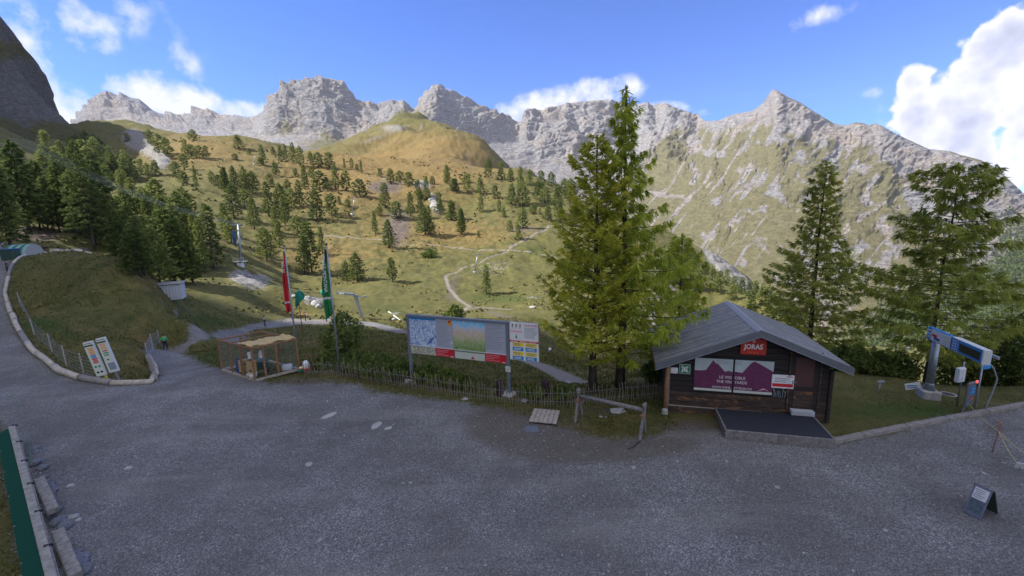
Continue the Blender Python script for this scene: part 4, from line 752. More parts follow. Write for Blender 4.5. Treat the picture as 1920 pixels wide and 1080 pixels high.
b.build('dots', M_ORANGE, sg); MB().lathe([(.001, 0), (.055, 0), (.055, .004), (.001, .004)]).build('round_emblem', M_PINK, sg, ((sx0+sx1)/2, -.080, sz1-.06), (math.radians(90), 0, 0))
# assembly point sign
q = R(1274, 683, 1294, 702); s1 = MB().box(((q[0]+q[1])/2, -.02, (q[2]+q[3])/2), (q[1]-q[0], .02, q[3]-q[2]), bev=.004).build('assembly_point_sign', M_INKW, hut); cx, cz, hw2 = (q[0]+q[1])/2, (q[2]+q[3])/2, (q[1]-q[0])/2
MB().box((cx, -.032, cz), (hw2*1.86, .004, (q[3]-q[2])*.93)).build('green_field', M_GREENS, s1)
b = MB()
for sxx in (-1, 1):
    for szz in (-1, 1): b.poly([(cx+sxx*hw2*.32, -.0355, cz+szz*hw2*.32), (cx+sxx*hw2*.36, -.0355, cz+szz*hw2*.72), (cx+sxx*hw2*.72, -.0355, cz+szz*hw2*.36)][::1], (0, .002, 0)); b.bar((cx+sxx*hw2*.5, -.0345, cz+szz*hw2*.5), (cx+sxx*hw2*.8, -.0345, cz+szz*hw2*.8), .03, .002)
b.build('arrows', M_INKW, s1)
b = MB()
for dx, r_ in ((-.07, .028), (.0, .036), (.07, .028)): b.box((cx+dx, -.0355, cz-.03), (r_*1.6, .003, .14), bev=.01); b.box((cx+dx, -.0355, cz+.075), (r_*1.5, .003, r_*1.5), bev=.01)
b.build('people_symbol', M_INKW, s1)
q = R(1257, 689, 1271, 701); MB().box(((q[0]+q[1])/2, -.03, (q[2]+q[3])/2), (q[1]-q[0], .06, q[3]-q[2]), bev=.03).build('white_box_lamp', M_WHITE, hut)
# white and red trail sign
q = R(1448, 702, 1488, 730); cx = (q[0]+q[1])/2; s2 = MB().box((cx, -.03, (q[2]+q[3])/2), (q[1]-q[0], .03, q[3]-q[2]), bev=.02).build('white_sign', M_WHITE, hut)
MB().box((cx, -.047, q[2]+(q[3]-q[2])*.24), ((q[1]-q[0])*.92, .004, (q[3]-q[2])*.24)).build('red_band', M_RED, s2); lines('skyline_print', q[0]+.1, q[1]-.06, q[2]+(q[3]-q[2])*.42, q[2]+(q[3]-q[2])*.80, 3, -.047, M_TXT, s2, .4, 5)
MB().box((q[1]-.15, -.047, q[3]-.06), (.20, .003, .035)).build('red_mark', M_RED, s2); b = MB(); b.bar((cx, -.03, q[2]), (cx+.14, -.03, q[2]-.22), .02); b.bar((cx-.3, -.02, q[2]), (cx-.2, -.02, q[2]-.25), .03); b.build('sign_bracket', M_STEEL, s2)
# door
q = R(1487, 662, 1530, 768); M_DOORP = plain('brown_door_panel', (.085, .036, .034), .55, 0, .4, .15); dr = MB().box(((q[0]+q[1])/2, -.015, (q[2]+q[3])/2), (q[1]-q[0], .03, q[3]-q[2]), bev=.006).build('door', M_HUT, hut); dw = q[1]-q[0]; dh = q[3]-q[2]
MB().box(((q[0]+q[1])/2-.02, -.035, q[2]+dh*.66), (dw*.66, .012, dh*.52), bev=.004).build('upper_panel', M_DOORP, dr); MB().box(((q[0]+q[1])/2, -.035, q[2]+dh*.17), (dw*.66, .01, dh*.28), bev=.004).build('lower_panel', M_HUTW, dr)
b = MB().box((q[0]+.08, -.05, q[2]+dh*.46), (.04, .02, .18), bev=.006); b.bar((q[0]+.09, -.075, q[2]+dh*.48), (q[0]+.2, -.075, q[2]+dh*.48), .018); b.build('handle', M_STEEL, dr)
for xx in (q[0]-.04, q[1]+.04): MB().box((xx, -.02, q[2]+dh/2), (.07, .05, dh+.1), bev=.008).build('door_frame', M_HUTW, hut)
b = MB()
for i in range(4): b.box(((q[0]+q[1])/2-.03, -.16, q[2]-.035-.0+i*.0+.0-(.045*i)), (dw*.82, .24-.03*0, .02))
b.build('door_step', M_PALEBOX, hut)
b = MB()
rg = random.Random(4)
for i in range(7): x_ = q[0]-.5+i*.06; b.bar((x_, -.012, q[2]+.35), (x_+rg.uniform(-.05, .05), -.012, q[2]+.62), .018)
b.build('hanging_cables', M_STEEL, hut)
# entrance platform with dark mat
dz = .33; l0 = H.depth(1360, 806, dz); l1 = H.depth(1551, 806, dz); yb = -.12; yf = min(l0[1], l1[1])
dk = thing('entrance_deck', 'low timber platform with black mat in front of the cabin door', 'deck', FL+H.x*((l0[0]+l1[0])/2)+H.n*(-(yf+yb)/2), H.rz); wd = l1[0]-l0[0]; dd = yb-yf
MB().box((0, -dd/2+.03, dz/2), (wd, .06, dz), bev=.012).build('front_beam', M_WOODG, dk)
for s_ in (-1, 1): MB().box((s_*(wd/2-.03), .03, dz/2), (.06, dd-.06, dz), bev=.012).build('side_beam', M_WOODG, dk)
MB().box((0, .03, dz-.04), (wd-.13, dd-.07, .06)).build('mat', plain('black_rubber_mat', (.028, .032, .045), .7, 0, .35, .5, 30), dk)
for i in range(3): MB().box((-wd/2+.4+i*.9, -dd/2-.004+.0, dz*.5), (.02, .01, dz*.9)).build('joint_strip', M_CAGEW, dk) if i == 5 else None
# rotting post with stones at the left corner
t = thing('timber_post', 'thick brown post leaning on the left corner of the cabin', 'post', at_z(1247, 777, 0)); MB().tube([(0, 0, -.1), (.01, 0, 1.2), (.05, .02, 2.0)], .10, 8, .085).build('post_shaft', M_CAGEW, t); MB().box((-.04, -.06, .14), (.22, .2, .3), bev=.06).build('stone_footing', M_STONE, t)

# ================================================================== information board
P0 = ground(773, 714); P1 = ground(954, 740); z0 = min(P0.z, P1.z); P0.z = P1.z = z0; Bd = Frame(P0, P1)
bd = thing('information_board', 'wide grey-blue information board with winter and summer panorama maps behind the paling fence', 'information board', P0, Bd.rz)
def bq(u, v): return Bd.uv(u, v, .03)
wb = Bd.w; M_WMAP = Mat('winter_map_print', rough=.5); n = M_WMAP.noise(5, 7, .7, 2.2); M_WMAP.col(M_WMAP.ramp(n, [(.32, (.05, .10, .32)), (.45, (.25, .36, .62)), (.56, (.62, .70, .82)), (.7, (.45, .50, .62))])); M_WMAP = M_WMAP.m
ms_ = Mat('summer_map_print', rough=.5); sp = ms_.N.new('ShaderNodeSeparateXYZ'); ms_.L.new(ms_.tc.outputs['Generated'], sp.inputs[0]); n = ms_.noise(6, 7, .75, 1.5)
zf = ms_.math('ADD', sp.outputs[2], ms_.math('MULTIPLY', ms_.math('SUBTRACT', n, .5), 1.5)); ms_.col(ms_.mix(ms_.math('MULTIPLY', ms_.math('SUBTRACT', ms_.noise(11, 5, .7, 1), .42), 4, clamp=True), ms_.ramp(zf, [(.0, (.10, .22, .06)), (.3, (.30, .38, .16)), (.52, (.55, .45, .32)), (.68, (.62, .42, .38)), (.78, (.40, .62, .80)), (1, (.10, .42, .75))]), ms_.ramp(zf, [(0, (.35, .42, .18)), (.45, (.50, .52, .34)), (.7, (.66, .55, .48)), (.8, (.35, .6, .8))]))); M_SMAP = ms_.m
tl = bq(760, 591); tr = bq(952, 602); bl = bq(768, 664); br = bq(948, 682); top = (tl[1]+tr[1])/2; bot = (bl[1]+br[1])/2
for (x, mm_) in ((tl[0]+.06, 0), (wb, 1)):
    MB().box((x, .06, top/2), (.13, .13, top), bev=.012).build('post', M_GREYP, bd)
MB().box(((tl[0]+wb+.12)/2, .05, top-.05), (wb+.12-tl[0], .16, .11), bev=.01).build('top_beam', M_GREYP, bd)
bx0 = tl[0]+.13; bx1 = wb-.07; Wd_ = bx1-bx0; zb = bot; zt = top-.11; zm = bq(850, 671)[1]*.0+(zb+(zt-zb)*.235)
MB().box(((bx0+bx1)/2, .055, (zb+zt)/2), (Wd_, .03, zt-zb)).build('back_panel', M_GREYP, bd)
fr = [0, .295, .47, .80, 1]; xs_ = [bx0+Wd_*f for f in fr]
def pane(nm, xa, xb, za, zc_, mat, parent=bd, y=.030): return MB().box(((xa+xb)/2, y, (za+zc_)/2), (xb-xa-.012, .012, zc_-za-.012), bev=.002).build(nm, mat, parent)
pw = pane('winter_map', xs_[0], xs_[1], zm, zt, M_WMAP); MB().box(((xs_[0]+xs_[1])/2, .022, zt-.06), (xs_[1]-xs_[0]-.03, .003, .10)).build('blue_sky_band', M_BLUE, pw)
MB().poly([(xs_[0]+.62*(xs_[1]-xs_[0]), .021, zm+.1), (xs_[0]+.80*(xs_[1]-xs_[0]), .021, zm+.42), (xs_[0]+.93*(xs_[1]-xs_[0]), .021, zm+.52), (xs_[0]+.82*(xs_[1]-xs_[0]), .021, zm+.22)], (0, .002, 0)).build('valley_print', plain('map_blue', (.08, .15, .42), .5), pw)
pt = pane('text_panel', xs_[1], xs_[2], zm, zt, M_PANEL); lines('printed_text', xs_[1]+.05, xs_[2]-.12, zm+.05, zt-.08, 16, .0225, M_TXT, pt, .22, 7); w1 = xs_[2]-xs_[1]
MB().box((xs_[2]-.12, .022, zt-.16), (.20, .003, .26)).build('orange_picture', M_ORANGE, pt); MB().lathe([(.001, 0), (.06, 0), (.06, .003), (.001, .003)]).build('red_cap_print', M_RED, pt, (xs_[2]-.13, .021, zt-.10), (math.radians(90), 0, 0)); MB().box((xs_[2]-.06, .022, zm+.30), (.05, .003, .12)).build('white_print', M_INKW, pt)
pane('summer_map', xs_[2], xs_[3], zm, zt, M_SMAP); p4 = pane('text_panel', xs_[3], xs_[4], zm, zt, M_PANEL); lines('printed_text', xs_[3]+.05, xs_[4]-.06, zm+.18, zt-.05, 15, .0225, M_TXT, p4, .22, 9)
MB().box(((bx0+bx1)/2, .012, zm), (Wd_+.2, .02, .035)).build('shelf_rail', M_PALEBOX, bd)
msn = Mat('photo_strip_print', rough=.5); n = msn.noise(9, 6, .7, .8); msn.col(msn.ramp(n, [(.32, (.10, .13, .10)), (.5, (.42, .42, .34)), (.64, (.68, .62, .50))]))
for (xa, xb, mt) in ((xs_[0], xs_[0]+Wd_*.28, msn.m), (xs_[0]+Wd_*.28, xs_[0]+Wd_*.478, M_RED), (xs_[0]+Wd_*.485, xs_[0]+Wd_*.79, M_CREAM), (xs_[0]+Wd_*.79, xs_[4], M_RED)):
    pp = pane('photo_strip' if mt is not M_RED else 'red_notice', xa, xb, zb+.01, zm-.02, mt)
    if mt is M_RED: lines('printed_text', xa+.05, xb-.06, zb+.05, zm-.06, 4, .0225, M_PINK, pp, .2, 11, .6); MB().box((xb-.13, .022, zb+.05), (.16, .003, .03)).build('white_mark', M_INKW, pp)
    if mt is M_CREAM:
        MB().box(((xa+xb)/2, .022, zm-.06), (xb-xa-.04, .003, .05)).build('green_print', plain('olive_print', (.16, .2, .07), .5), pp); MB().poly([(xa+.6*(xb-xa)-.1, .021, zb+.05), (xa+.6*(xb-xa)+.12, .021, zb+.06), (xa+.6*(xb-xa)+.03, .021, zb+.13), (xa+.6*(xb-xa), .021, zb+.2), (xa+.6*(xb-xa)-.05, .021, zb+.12)], (0, .002, 0)).build('red_leaf_print', M_RED, pp)
# side panels
s0 = bq(955, 603); s1_ = bq(1008, 607); s2_ = bq(1007, 680); xa = wb+.10; xb = s1_[0]; zt2 = s1_[1]-.02; zb2 = s2_[1]; zmid = zb2+(zt2-zb2)*.52
pn = MB().box(((xa+xb)/2, .05, (zmid+zt2)/2), (xb-xa, .04, zt2-zmid), bev=.008).build('hiking_rules_sign', M_INKW, bd); MB().box(((xa+xb)/2+.01, .08, (zb2+zt2)/2), (xb-xa+.05, .02, zt2-zb2+.04)).build('side_back_panel', M_GREYP, bd)
wS = xb-xa; hS = zt2-zmid
for i, dx in enumerate((.11, .24, .38)):      # three walkers in silhouette
    cx = xa+wS*dx; cz = zt2-hS*.22; b = MB(); b.box((cx, .028, cz+.03), (.045, .003, .085), bev=.001); b.box((cx+.01, .028, cz+.095), (.035, .003, .035)); b.bar((cx, .028, cz), (cx-.04, .028, cz-.09), .022, .003); b.bar((cx, .028, cz), (cx+.04, .028, cz-.09), .022, .003); b.bar((cx+.01, .028, cz+.05), (cx+.055, .028, cz+.0), .016, .003); b.build('walker_silhouette', M_BLACK, pn)
MB().box((xa+wS*.24, .028, zt2-hS*.50), (wS*.42, .003, hS*.10)).build('pink_band', M_PINK, pn); MB().box((xa+wS*.74, .028, zt2-hS*.14), (wS*.44, .003, hS*.10)).build('pink_band', M_PINK, pn); lines('printed_text', xa+wS*.52, xb-.03, zmid+hS*.15, zt2-hS*.25, 10, .028, M_PANEL, pn, .5, 12, .3)
MB().poly([(xa+wS*.20, .028, zmid+hS*.14), (xa+wS*.28, .028, zmid+hS*.14), (xa+wS*.24, .028, zmid+hS*.36)], (0, .003, 0)).build('green_tree_print', M_GREENS, pn)
b = MB()
for i in range(5):
    for zz in (.10, .36): b.box((xa+wS*(.06+.09*i), .028, zmid+hS*zz), (.02, .003, .02))
b.build('small_symbols', M_TXT, pn)
hd = MB().box(((xa+xb)/2, .048, zmid-.035), (wS, .045, .07), bev=.004).build('red_header', M_RED, bd)
for i in range(3): lines('header_words', xa+wS*(.05+.32*i), xa+wS*(.05+.32*i)+wS*.24, zmid-.055, zmid-.02, 1, .024, M_INKW, hd, .6, 3, .05)
py = MB().box(((xa+xb)/2, .052, (zb2+zmid-.07)/2), (wS, .035, zmid-.07-zb2)).build('lift_status_sign', M_INKW, bd); hh_ = (zmid-.07-zb2)/4
for r_ in range(4):
    for c_ in range(2):
        cx = xa+wS*(.29+.46*c_); zc_ = zmid-.07-hh_*(r_+.5); e_ = MB().box((cx, .030, zc_), (wS*.38, .008, hh_*.82)).build('status_plate', M_YEL if r_ % 2 == 0 else M_BLUE, py); lines('plate_words', cx-wS*.14, cx+wS*.15, zc_-hh_*.28, zc_+hh_*.28, 2, .0245, M_TXT if r_ % 2 == 0 else M_INKW, e_, .45, r_*3+c_, .3)
q = bq(949, 694); q2 = bq(954, 686); MB().box((wb, -.012, q[1]+.05), (.24, .012, .26), bev=.003).build('arrow_plate', M_CREAM, bd); MB().bar((wb-.06, -.020, q[1]), (wb+.06, -.020, q[1]+.12), .03, .004).build('arrow_print', M_TXT, bd)
def rockmesh(name, seed, n=2, sq=.6):
    b = bmesh.new(); bmesh.ops.create_icosphere(b, subdivisions=n, radius=.5); rg_ = np.random.default_rng(seed); off = rg_.uniform(0, 50, 3)
    for v in b.verts:
        c = np.array(v.co); f = 1+.45*float(fbm(c[0:1]*2+off[0], c[1:2]*2+off[1], c[2]*2+off[2], 3)[0])*1.6; v.co = Vector(c*f); v.co.z *= sq
    me = bpy.data.meshes.new(name); b.to_mesh(me); b.free(); return me
RK = [rockmesh('stone', k, 2, .5+.1*k) for k in range(5)]
for me in RK: me.materials.append(M_STONE)
RKG = [rockmesh('stone', 20+k, 2, .6+.1*k) for k in range(3)]
for me in RKG: me.materials.append(M_STONEG)
def stone(u, v, size, label, group=None, me=None, flat=1.0, P=None, long=1.0):
    P = P or ground(u, v); o = link('stone', me or RK[RNG.integers(5)]); o.location = P+Vector((0, 0, size*.12*flat)); o.scale = (size*long, size, size*flat); o.rotation_euler = (0, 0, RNG.uniform(0, 6.28)); tag(o, label, 'stone', group); return o
for (u, v) in ((765,716),(776,718),(782,715)): stone(u, v, .34, 'pale stone packed round the left post of the information board', 'stones round the left board post')
for (u, v) in ((946,742),(955,744),(963,741),(950,738)): stone(u, v, .34, 'pale stone packed round the right post of the information board', 'stones round the right board post')

# ================================================================== paling fence
FP = [(572,704),(610,703),(640,707),(680,714),(710,719),(773,729),(830,738),(900,750),(960,758),(1020,762),(1067,762),(1120,757),(1180,750),(1243,745)]
W_ = [ground(u, v) for u, v in FP]; seg = [0]
for a, b_ in zip(W_, W_[1:]): seg.append(seg[-1]+(b_-a).length)
fence = thing('paling_fence', 'low weathered chestnut paling fence running in front of the information board', 'fence', W_[0]); M_PAL = plain('weathered_paling', (.25, .215, .17), .9, 0, .15, .4, 3, .3)
pm = []
for k in range(4):
    b = MB(); hgt_ = .78+.05*k; b.tube([(0, 0, -.05), (.01*k-.01, 0, hgt_*.5), (0.012, 0.0, hgt_)], .016, 5, .010); o = b.build('picket', M_PAL, fence); pm.append(o.data); bpy.data.objects.remove(o)
s_ = 0; i = 0; L_ = seg[-1]; wires = [[], []]
while s_ < L_:
    j = max(0, min(len(seg)-2, int(np.searchsorted(seg, s_))-1)); f_ = (s_-seg[j])/(seg[j+1]-seg[j]); p = W_[j].lerp(W_[j+1], f_); p.z = gz(p.x, p.y); lo = p-W_[0]
    o = link('picket', pm[i % 4], None, fence, lo, (RNG.normal()*.10, RNG.normal()*.10, RNG.uniform(0, 6))); o.scale = (1, 1, RNG.uniform(.75, 1.12))
    if i % 3 == 0: wires[0].append(lo+Vector((0, -.02, .22))); wires[1].append(lo+Vector((0, -.02, .58)))
    s_ += RNG.uniform(.085, .15); i += 1
for w_ in wires: MB().tube(w_, .006, 4).build('wire', M_STEEL, fence)
for (u, v, s_) in ((938,748,.5),(1024,746,.55)):
    P = ground(u, v); P.y += .4; P.z = gz(P.x, P.y); o = MB().lathe([(.16, -.1), (.20, .1), (.17, .35), (.20, .62), (.14, .68), (.02, .70)], n=9).build('tree_stump', plain('charred_stump_%d' % u, (.05, .035, .04), .95, 0, .1, .5, 14, .8), None, P); tag(o, 'dark tree stump behind the fence %s' % ('left of the board post' if u < 950 else 'right of the board post'), 'stump')

# ================================================================== log rail, pallet, slab
a = at_z(1081, 790, 0); b2 = at_z(1201, 822, 0); Fr = Frame(a, b2); rail = thing('log_rail', 'weathered round log resting on two crossed timber trestles beside the pallet', 'log rail', a, Fr.rz); Lr = Fr.w; zt3 = 1.02
MB().tube([(.05, .18, zt3-.05), (Lr*.5, .18, zt3-.03), (Lr+.02, .18, zt3-.02)], .075, 10).build('log', M_WOODG, rail)
for k, x in enumerate((0, Lr)):
    for s_ in (-1, 1):
        top_ = (x+(.05 if k else -.02), .20+s_*.10, zt3+.22); ft_ = (x, .20-s_*.34, -.05); b = MB().bar(ft_, top_, .085, .11, .012).build('leg', M_WOODG, rail)
    MB().box((x, .18, zt3-.22), (.16, .24, .10), bev=.015).build('iron_clamp', M_CAGEW, rail)
MB().bar((.02, .18, zt3-.38), (.34, .18, zt3-.10), .04, .05, .01).build('brace', M_WOODG, rail)
pa = [at_z(u, v, .04) for u, v in ((990,792),(1042,797),(1051,772),(1003,768))]; c_ = sum(pa, Vector())/4; rzp = math.atan2(pa[1].y-pa[0].y, pa[1].x-pa[0].x); wp = (pa[1]-pa[0]).length; dp = (pa[3]-pa[0]).length
pl_ = thing('wooden_hatch', 'pale wooden plank hatch lying on the grass left of the log rail', 'hatch', (c_.x, c_.y, 0), rzp)
for i in range(6): MB().box((-wp/2+(i+.5)*wp/6, 0, .085+RNG.normal()*.004), (wp/6-.014, dp, .03), bev=.006).build('plank', M_WOODP, pl_)
for s_ in (-1, 1): MB().box((0, s_*dp*.33, .035), (wp, .09, .065), bev=.006).build('batten', M_WOODG, pl_)
pa = [at_z(u, v, .01) for u, v in ((982,811),(1008,811),(1009,799),(988,799))]; c_ = sum(pa, Vector())/4
o = MB().box((0, 0, .015), ((pa[1]-pa[0]).length, (pa[3]-pa[0]).length, .03), bev=.008).build('stone_slab', plain('blue_grey_slab', (.12, .13, .17), .55, 0, .4, .15), None, (c_.x, c_.y, 0)); tag(o, 'small smooth blue-grey slab in the dirt below the wooden hatch', 'slab')
stone(1158, 771, .5, 'large flat white stone on the grass under the log rail', flat=.35, long=1.3)
for i, (u, v, s_, l_) in enumerate([(1126,782,.14,'small white stone under the log rail near its left trestle'),(1136,783,.12,'small white stone just right of another under the log rail'),(580,872,.22,'pale stone on the open gravel below the hen cage'),(240,879,.22,'pale stone on the gravel in front of the two status panels'),(131,912,.20,'pale stone on the dark gravel right of the first log bench'),(137,970,.22,'pale stone on the gravel between the two log benches'),(147,975,.13,'small pale stone beside a bigger one between the log benches'),(1188,877,.13,'small white stone on the gravel below the log rail'),(1457,914,.12,'tiny white stone on the open gravel below the cabin deck'),(1845,888,.12,'white stone just behind the sandwich board'),(600,1012,.10,'small pale stone low in the gravel foreground'),(1660,995,.10,'small pale stone on the gravel at the lower right'),(770,905,.10,'small pale stone on the gravel at the middle'),(985,753,.30,'pale stone lying at the foot of the fence right of the board'),(618,779,.35,'long flat pale stone embedded in the gravel below the flagpoles'),(706,798,.30,'long flat pale stone embedded in the gravel below the bushes'),(728,803,.26,'flat pale stone at the right end of the embedded ones'),(1270,865,.10,'small grey stone on gravel below the cabin left corner'),(872,748,.26,'flat grey stone at the gravel edge in front of the board')]):
    stone(u, v, s_, l_, flat=.3 if 'flat' in l_ else .7, long=1.9 if 'long' in l_ else 1.1)
def stick(pts, r, label, mat=None, lift=.02):
    w2 = [ground(u, v)+Vector((0, 0, lift)) for u, v in pts]; o = MB().tube([p-w2[0] for p in w2], r, 5, r*.5).build('branch', mat or M_WOODG, None, w2[0]); tag(o, label, 'branch')
stick([(1042,874),(1090,870),(1150,866)], .02, 'long thin dark branch lying on the gravel below the log rail'); stick([(1200,828),(1190,838),(1177,843)], .025, 'black curved bar lying at the foot of the right trestle', M_BLACK); stick([(1222,826),(1270,812)], .02, 'straight stick lying left of the cabin deck')
# ================================================================== hen cage
zc0 = 0.0
A_ = at_z(417, 695, zc0); B_ = at_z(479, 715, zc0); C_ = at_z(561, 694, zc0)
c0 = A_+(C_-B_); cage = thing('hen_cage', 'timber framed wire hen cage with a straw mat roof left of the flagpoles', 'cage', B_)
a = A_-B_; c = C_-B_; hh = 1.72; up = Vector((0, 0, hh))
def post(p, w=.09, top=hh): MB().box((p.x, p.y, top/2), (w, w, top), math.atan2(c.y, c.x), .008).build('post', M_CAGEW, cage)
for f in (0, .34, .66, 1): post(a*f)
for f in (.24, .52, 1): post(c*f)
post(a+c); post(a*.5+c); post(a+c*.5)
for z in (.05, hh-.02):
    for p, q in ((Vector(), a), (Vector(), c), (a, a+c), (c, a+c)):
        MB().bar(p+Vector((0, 0, z)), q+Vector((0, 0, z)), .08 if z > 1 else .11, .08 if z > 1 else .12, .01).build('rail', M_CAGEW if z > 1 else M_WOODP, cage)
for f in (.34, .66): MB().bar(a*f+Vector((0, 0, hh-.03)), a*f+c+Vector((0, 0, hh-.03)), .06, .06, .01).build('roof_rafter', M_CAGEW, cage)
m0 = a*.36; bm_ = bmesh.new(); nx, ny = 26, 8; vs = []
for j in range(ny+1):
    for i in range(nx+1):
        p = m0*(j/ny)+c*(i/nx*1.02-.01); p = p+Vector((0, 0, hh+.05+.035*math.sin(i*.5)+RNG.normal()*.018+.05*math.sin(j/ny*3.14))); vs.append(bm_.verts.new(p))
for j in range(ny):
    for i in range(nx): bm_.faces.new((vs[j*(nx+1)+i], vs[j*(nx+1)+i+1], vs[(j+1)*(nx+1)+i+1], vs[(j+1)*(nx+1)+i]))
r = bmesh.ops.extrude_face_region(bm_, geom=bm_.faces[:]); bmesh.ops.translate(bm_, verts=[v for v in r['geom'] if isinstance(v, bmesh.types.BMVert)], vec=(0, 0, .03)); bmesh.ops.recalc_face_normals(bm_, faces=bm_.faces)
me = bpy.data.meshes.new('straw_mat'); bm_.to_mesh(me); bm_.free(); link('straw_mat', me, M_STRAW, cage)
def netting(name, p, q, h0, h1, nx, nz, r, mat, parent, sag=0):
    P = []
    for i in range(nx+1):
        b = Vector(p).lerp(Vector(q), i/nx); P.append(np.array([(b.x, b.y, b.z+h0, r), (b.x, b.y, b.z+h1, r)]))
    for k in range(nz+1):
        z = h0+(h1-h0)*k/nz; P.append(np.array([(Vector(p).x, Vector(p).y, Vector(p).z+z, r), (Vector(q).x, Vector(q).y, Vector(q).z+z, r)]))
    V, Fc = tubes(P, 3); return link(name, np_mesh(name, V, Fc, mat, False), None, parent)
for p, q in ((Vector(), a), (Vector(), c), (a, a+c), (c, a+c)): netting('wire_netting', p, q, .1, hh-.05, int((q-p).length/.10), 16, .0028, M_STEEL, cage)
# things kept in the cage
def at_cage(f, g): return B_+a*f+c*g
t = thing('drinker', 'white upright feeder box on a blue leg inside the hen cage', 'feeder', at_cage(.25, .14)); MB().box((0, 0, 1.15), (.22, .14, .36), .5, .03).build('tank', M_WHITE, t); MB().tube([(0, 0, 0), (0, 0, .98)], .03).build('stand', M_DBLUE, t)
t = thing('drinker', 'small round white bell feeder hanging by the cage door', 'feeder', at_cage(.28, .40)); MB().lathe([(.02, 1.28), (.07, 1.25), (.12, 1.1), (.12, .92), (.14, .90), (.02, .88)]).build('bell', M_WHITE, t); MB().tube([(0, 0, 1.27), (0, 0, 1.66)], .008, 4).build('hanger', M_STEEL, t)
M_PLY = plain('plywood', (.42, .28, .12), .8, 0, .2, .2)
for i, (f, g, l_) in enumerate(((.42, .10, 'left plywood nest board with round holes inside the hen cage'), (.22, .12, 'right plywood nest board with round holes inside the hen cage'))):
    P = at_cage(f, g); t = thing('nest_box', l_, 'nest box', P, .3+i*.1); MB().box((0, 0, .55), (.42, .28, .62), bev=.01).build('box', M_PLY, t)
    for zz in (.42, .66): MB().lathe([(.001, 0), (.055, 0), (.055, .01), (.001, .01)]).build('hole', M_BLACK, t, (-.06 if zz < .5 else .08, -.142, zz), (math.radians(90), 0, 0))
    for s_ in (-1, 1): MB().box((s_*.17, 0, .12), (.04, .2, .24)).build('foot', M_CAGEW, t)
P = at_cage(.40, .47); t = thing('green_crate', 'dark green slatted crate stack inside the hen cage', 'crate', P, .2); 
for k in range(5): MB().box((0, 0, .2+k*.11), (.62, .4, .075), bev=.01).build('slat_layer', plain('crate_green_%d' % k, (.03, .10, .075), .5), t)
for s_ in (-1, 1): MB().box((s_*.28, 0, .08), (.05, .38, .16)).build('foot', M_BLACK, t)
t = thing('blue_barrel', 'blue plastic barrel inside the hen cage left side', 'barrel', at_cage(.66, .18)); MB().lathe([(.16, 0), (.20, .1), (.2, .6), (.16, .72), (.05, .74)]).build('drum', M_DBLUE, t); MB().lathe([(.14, .735), (.15, .76), (.03, .77)]).build('lid', M_BLACK, t)
t = thing('pet_carrier', 'grey domed box with brown front on the cage floor right end', 'carrier', at_cage(.15, .82), .3); MB().box((.06, 0, .17), (.5, .36, .32), bev=.07).build('shell', M_PALEBOX, t); MB().box((-.2, 0, .16), (.06, .3, .26), bev=.02).build('front', M_CAGEW, t)
bp = at_cage(.45, .02); o = MB().tube([(0, 0, 0), tuple((at_cage(.15, .45)-bp))], .02, 5).build('perch', M_WOODP, None, bp+Vector((0, 0, .72))); o.parent = cage; o.location = bp+Vector((0, 0, .72))-B_
for (f, g, cl, l_) in ((.20, .06, (.5, .42, .36), 'pale brown hen near the cage front corner'), (.10, .05, (.6, .58, .55), 'white hen at the cage front corner')):
    P = at_cage(f, g); t = thing('hen', l_, 'hen', P, 1.0); mm_ = plain('feathers_%d' % int(f*100), cl, .9)
    b = bmesh.new(); bmesh.ops.create_icosphere(b, subdivisions=2, radius=.5)
    for v in b.verts:
        x, y, z = v.co; w_ = 1-.25*abs(x); v.co = Vector((x*.36+.0, y*.2*w_, z*.22+.22)); 
        if x > .25 and z > -.1: v.co += Vector((.05*(x-.25)*2, 0, .22*(x-.25)*2.2)); v.co.y *= .55
        if x < -.3: v.co += Vector((-.05, 0, .10*(-x-.3)*3)); v.co.y *= .5
    me = bpy.data.meshes.new('body'); b.to_mesh(me); b.free(); link('body', me, mm_, t)
    for s_ in (-1, 1): MB().tube([(0, s_*.04, .16), (.01, s_*.045, 0)], .009, 4).build('leg', M_YEL, t)
    MB().box((.22, 0, .40), (.05, .012, .035)).build('comb', M_RED, t)
t = thing('poultry_drinker', 'white and red poultry drinker standing outside right of the hen cage', 'drinker', at_z(575, 698, 0)); MB().lathe([(.15, .25), (.16, .30), (.16, .50), (.08, .62), (.03, .64)]).build('tank', M_WHITE, t); MB().lathe([(.17, .18), (.20, .20), (.20, .25), (.14, .255)]).build('tray', M_RED, t)
for k in range(3): MB().tube([(.12*math.cos(k*2.1), .12*math.sin(k*2.1), .19), (.15*math.cos(k*2.1), .15*math.sin(k*2.1), 0)], .02, 5).build('leg', M_RED, t)
t = thing('watering_can', 'small yellow and green can beside the poultry drinker', 'can', at_z(565, 697, 0)); MB().lathe([(.10, 0), (.12, .02), (.11, .20)]).build('can_body', M_GREENS, t); MB().lathe([(.10, .2), (.11, .23), (.05, .28)]).build('can_lid', plain('pale_yellow', (.7, .65, .3), .5), t)

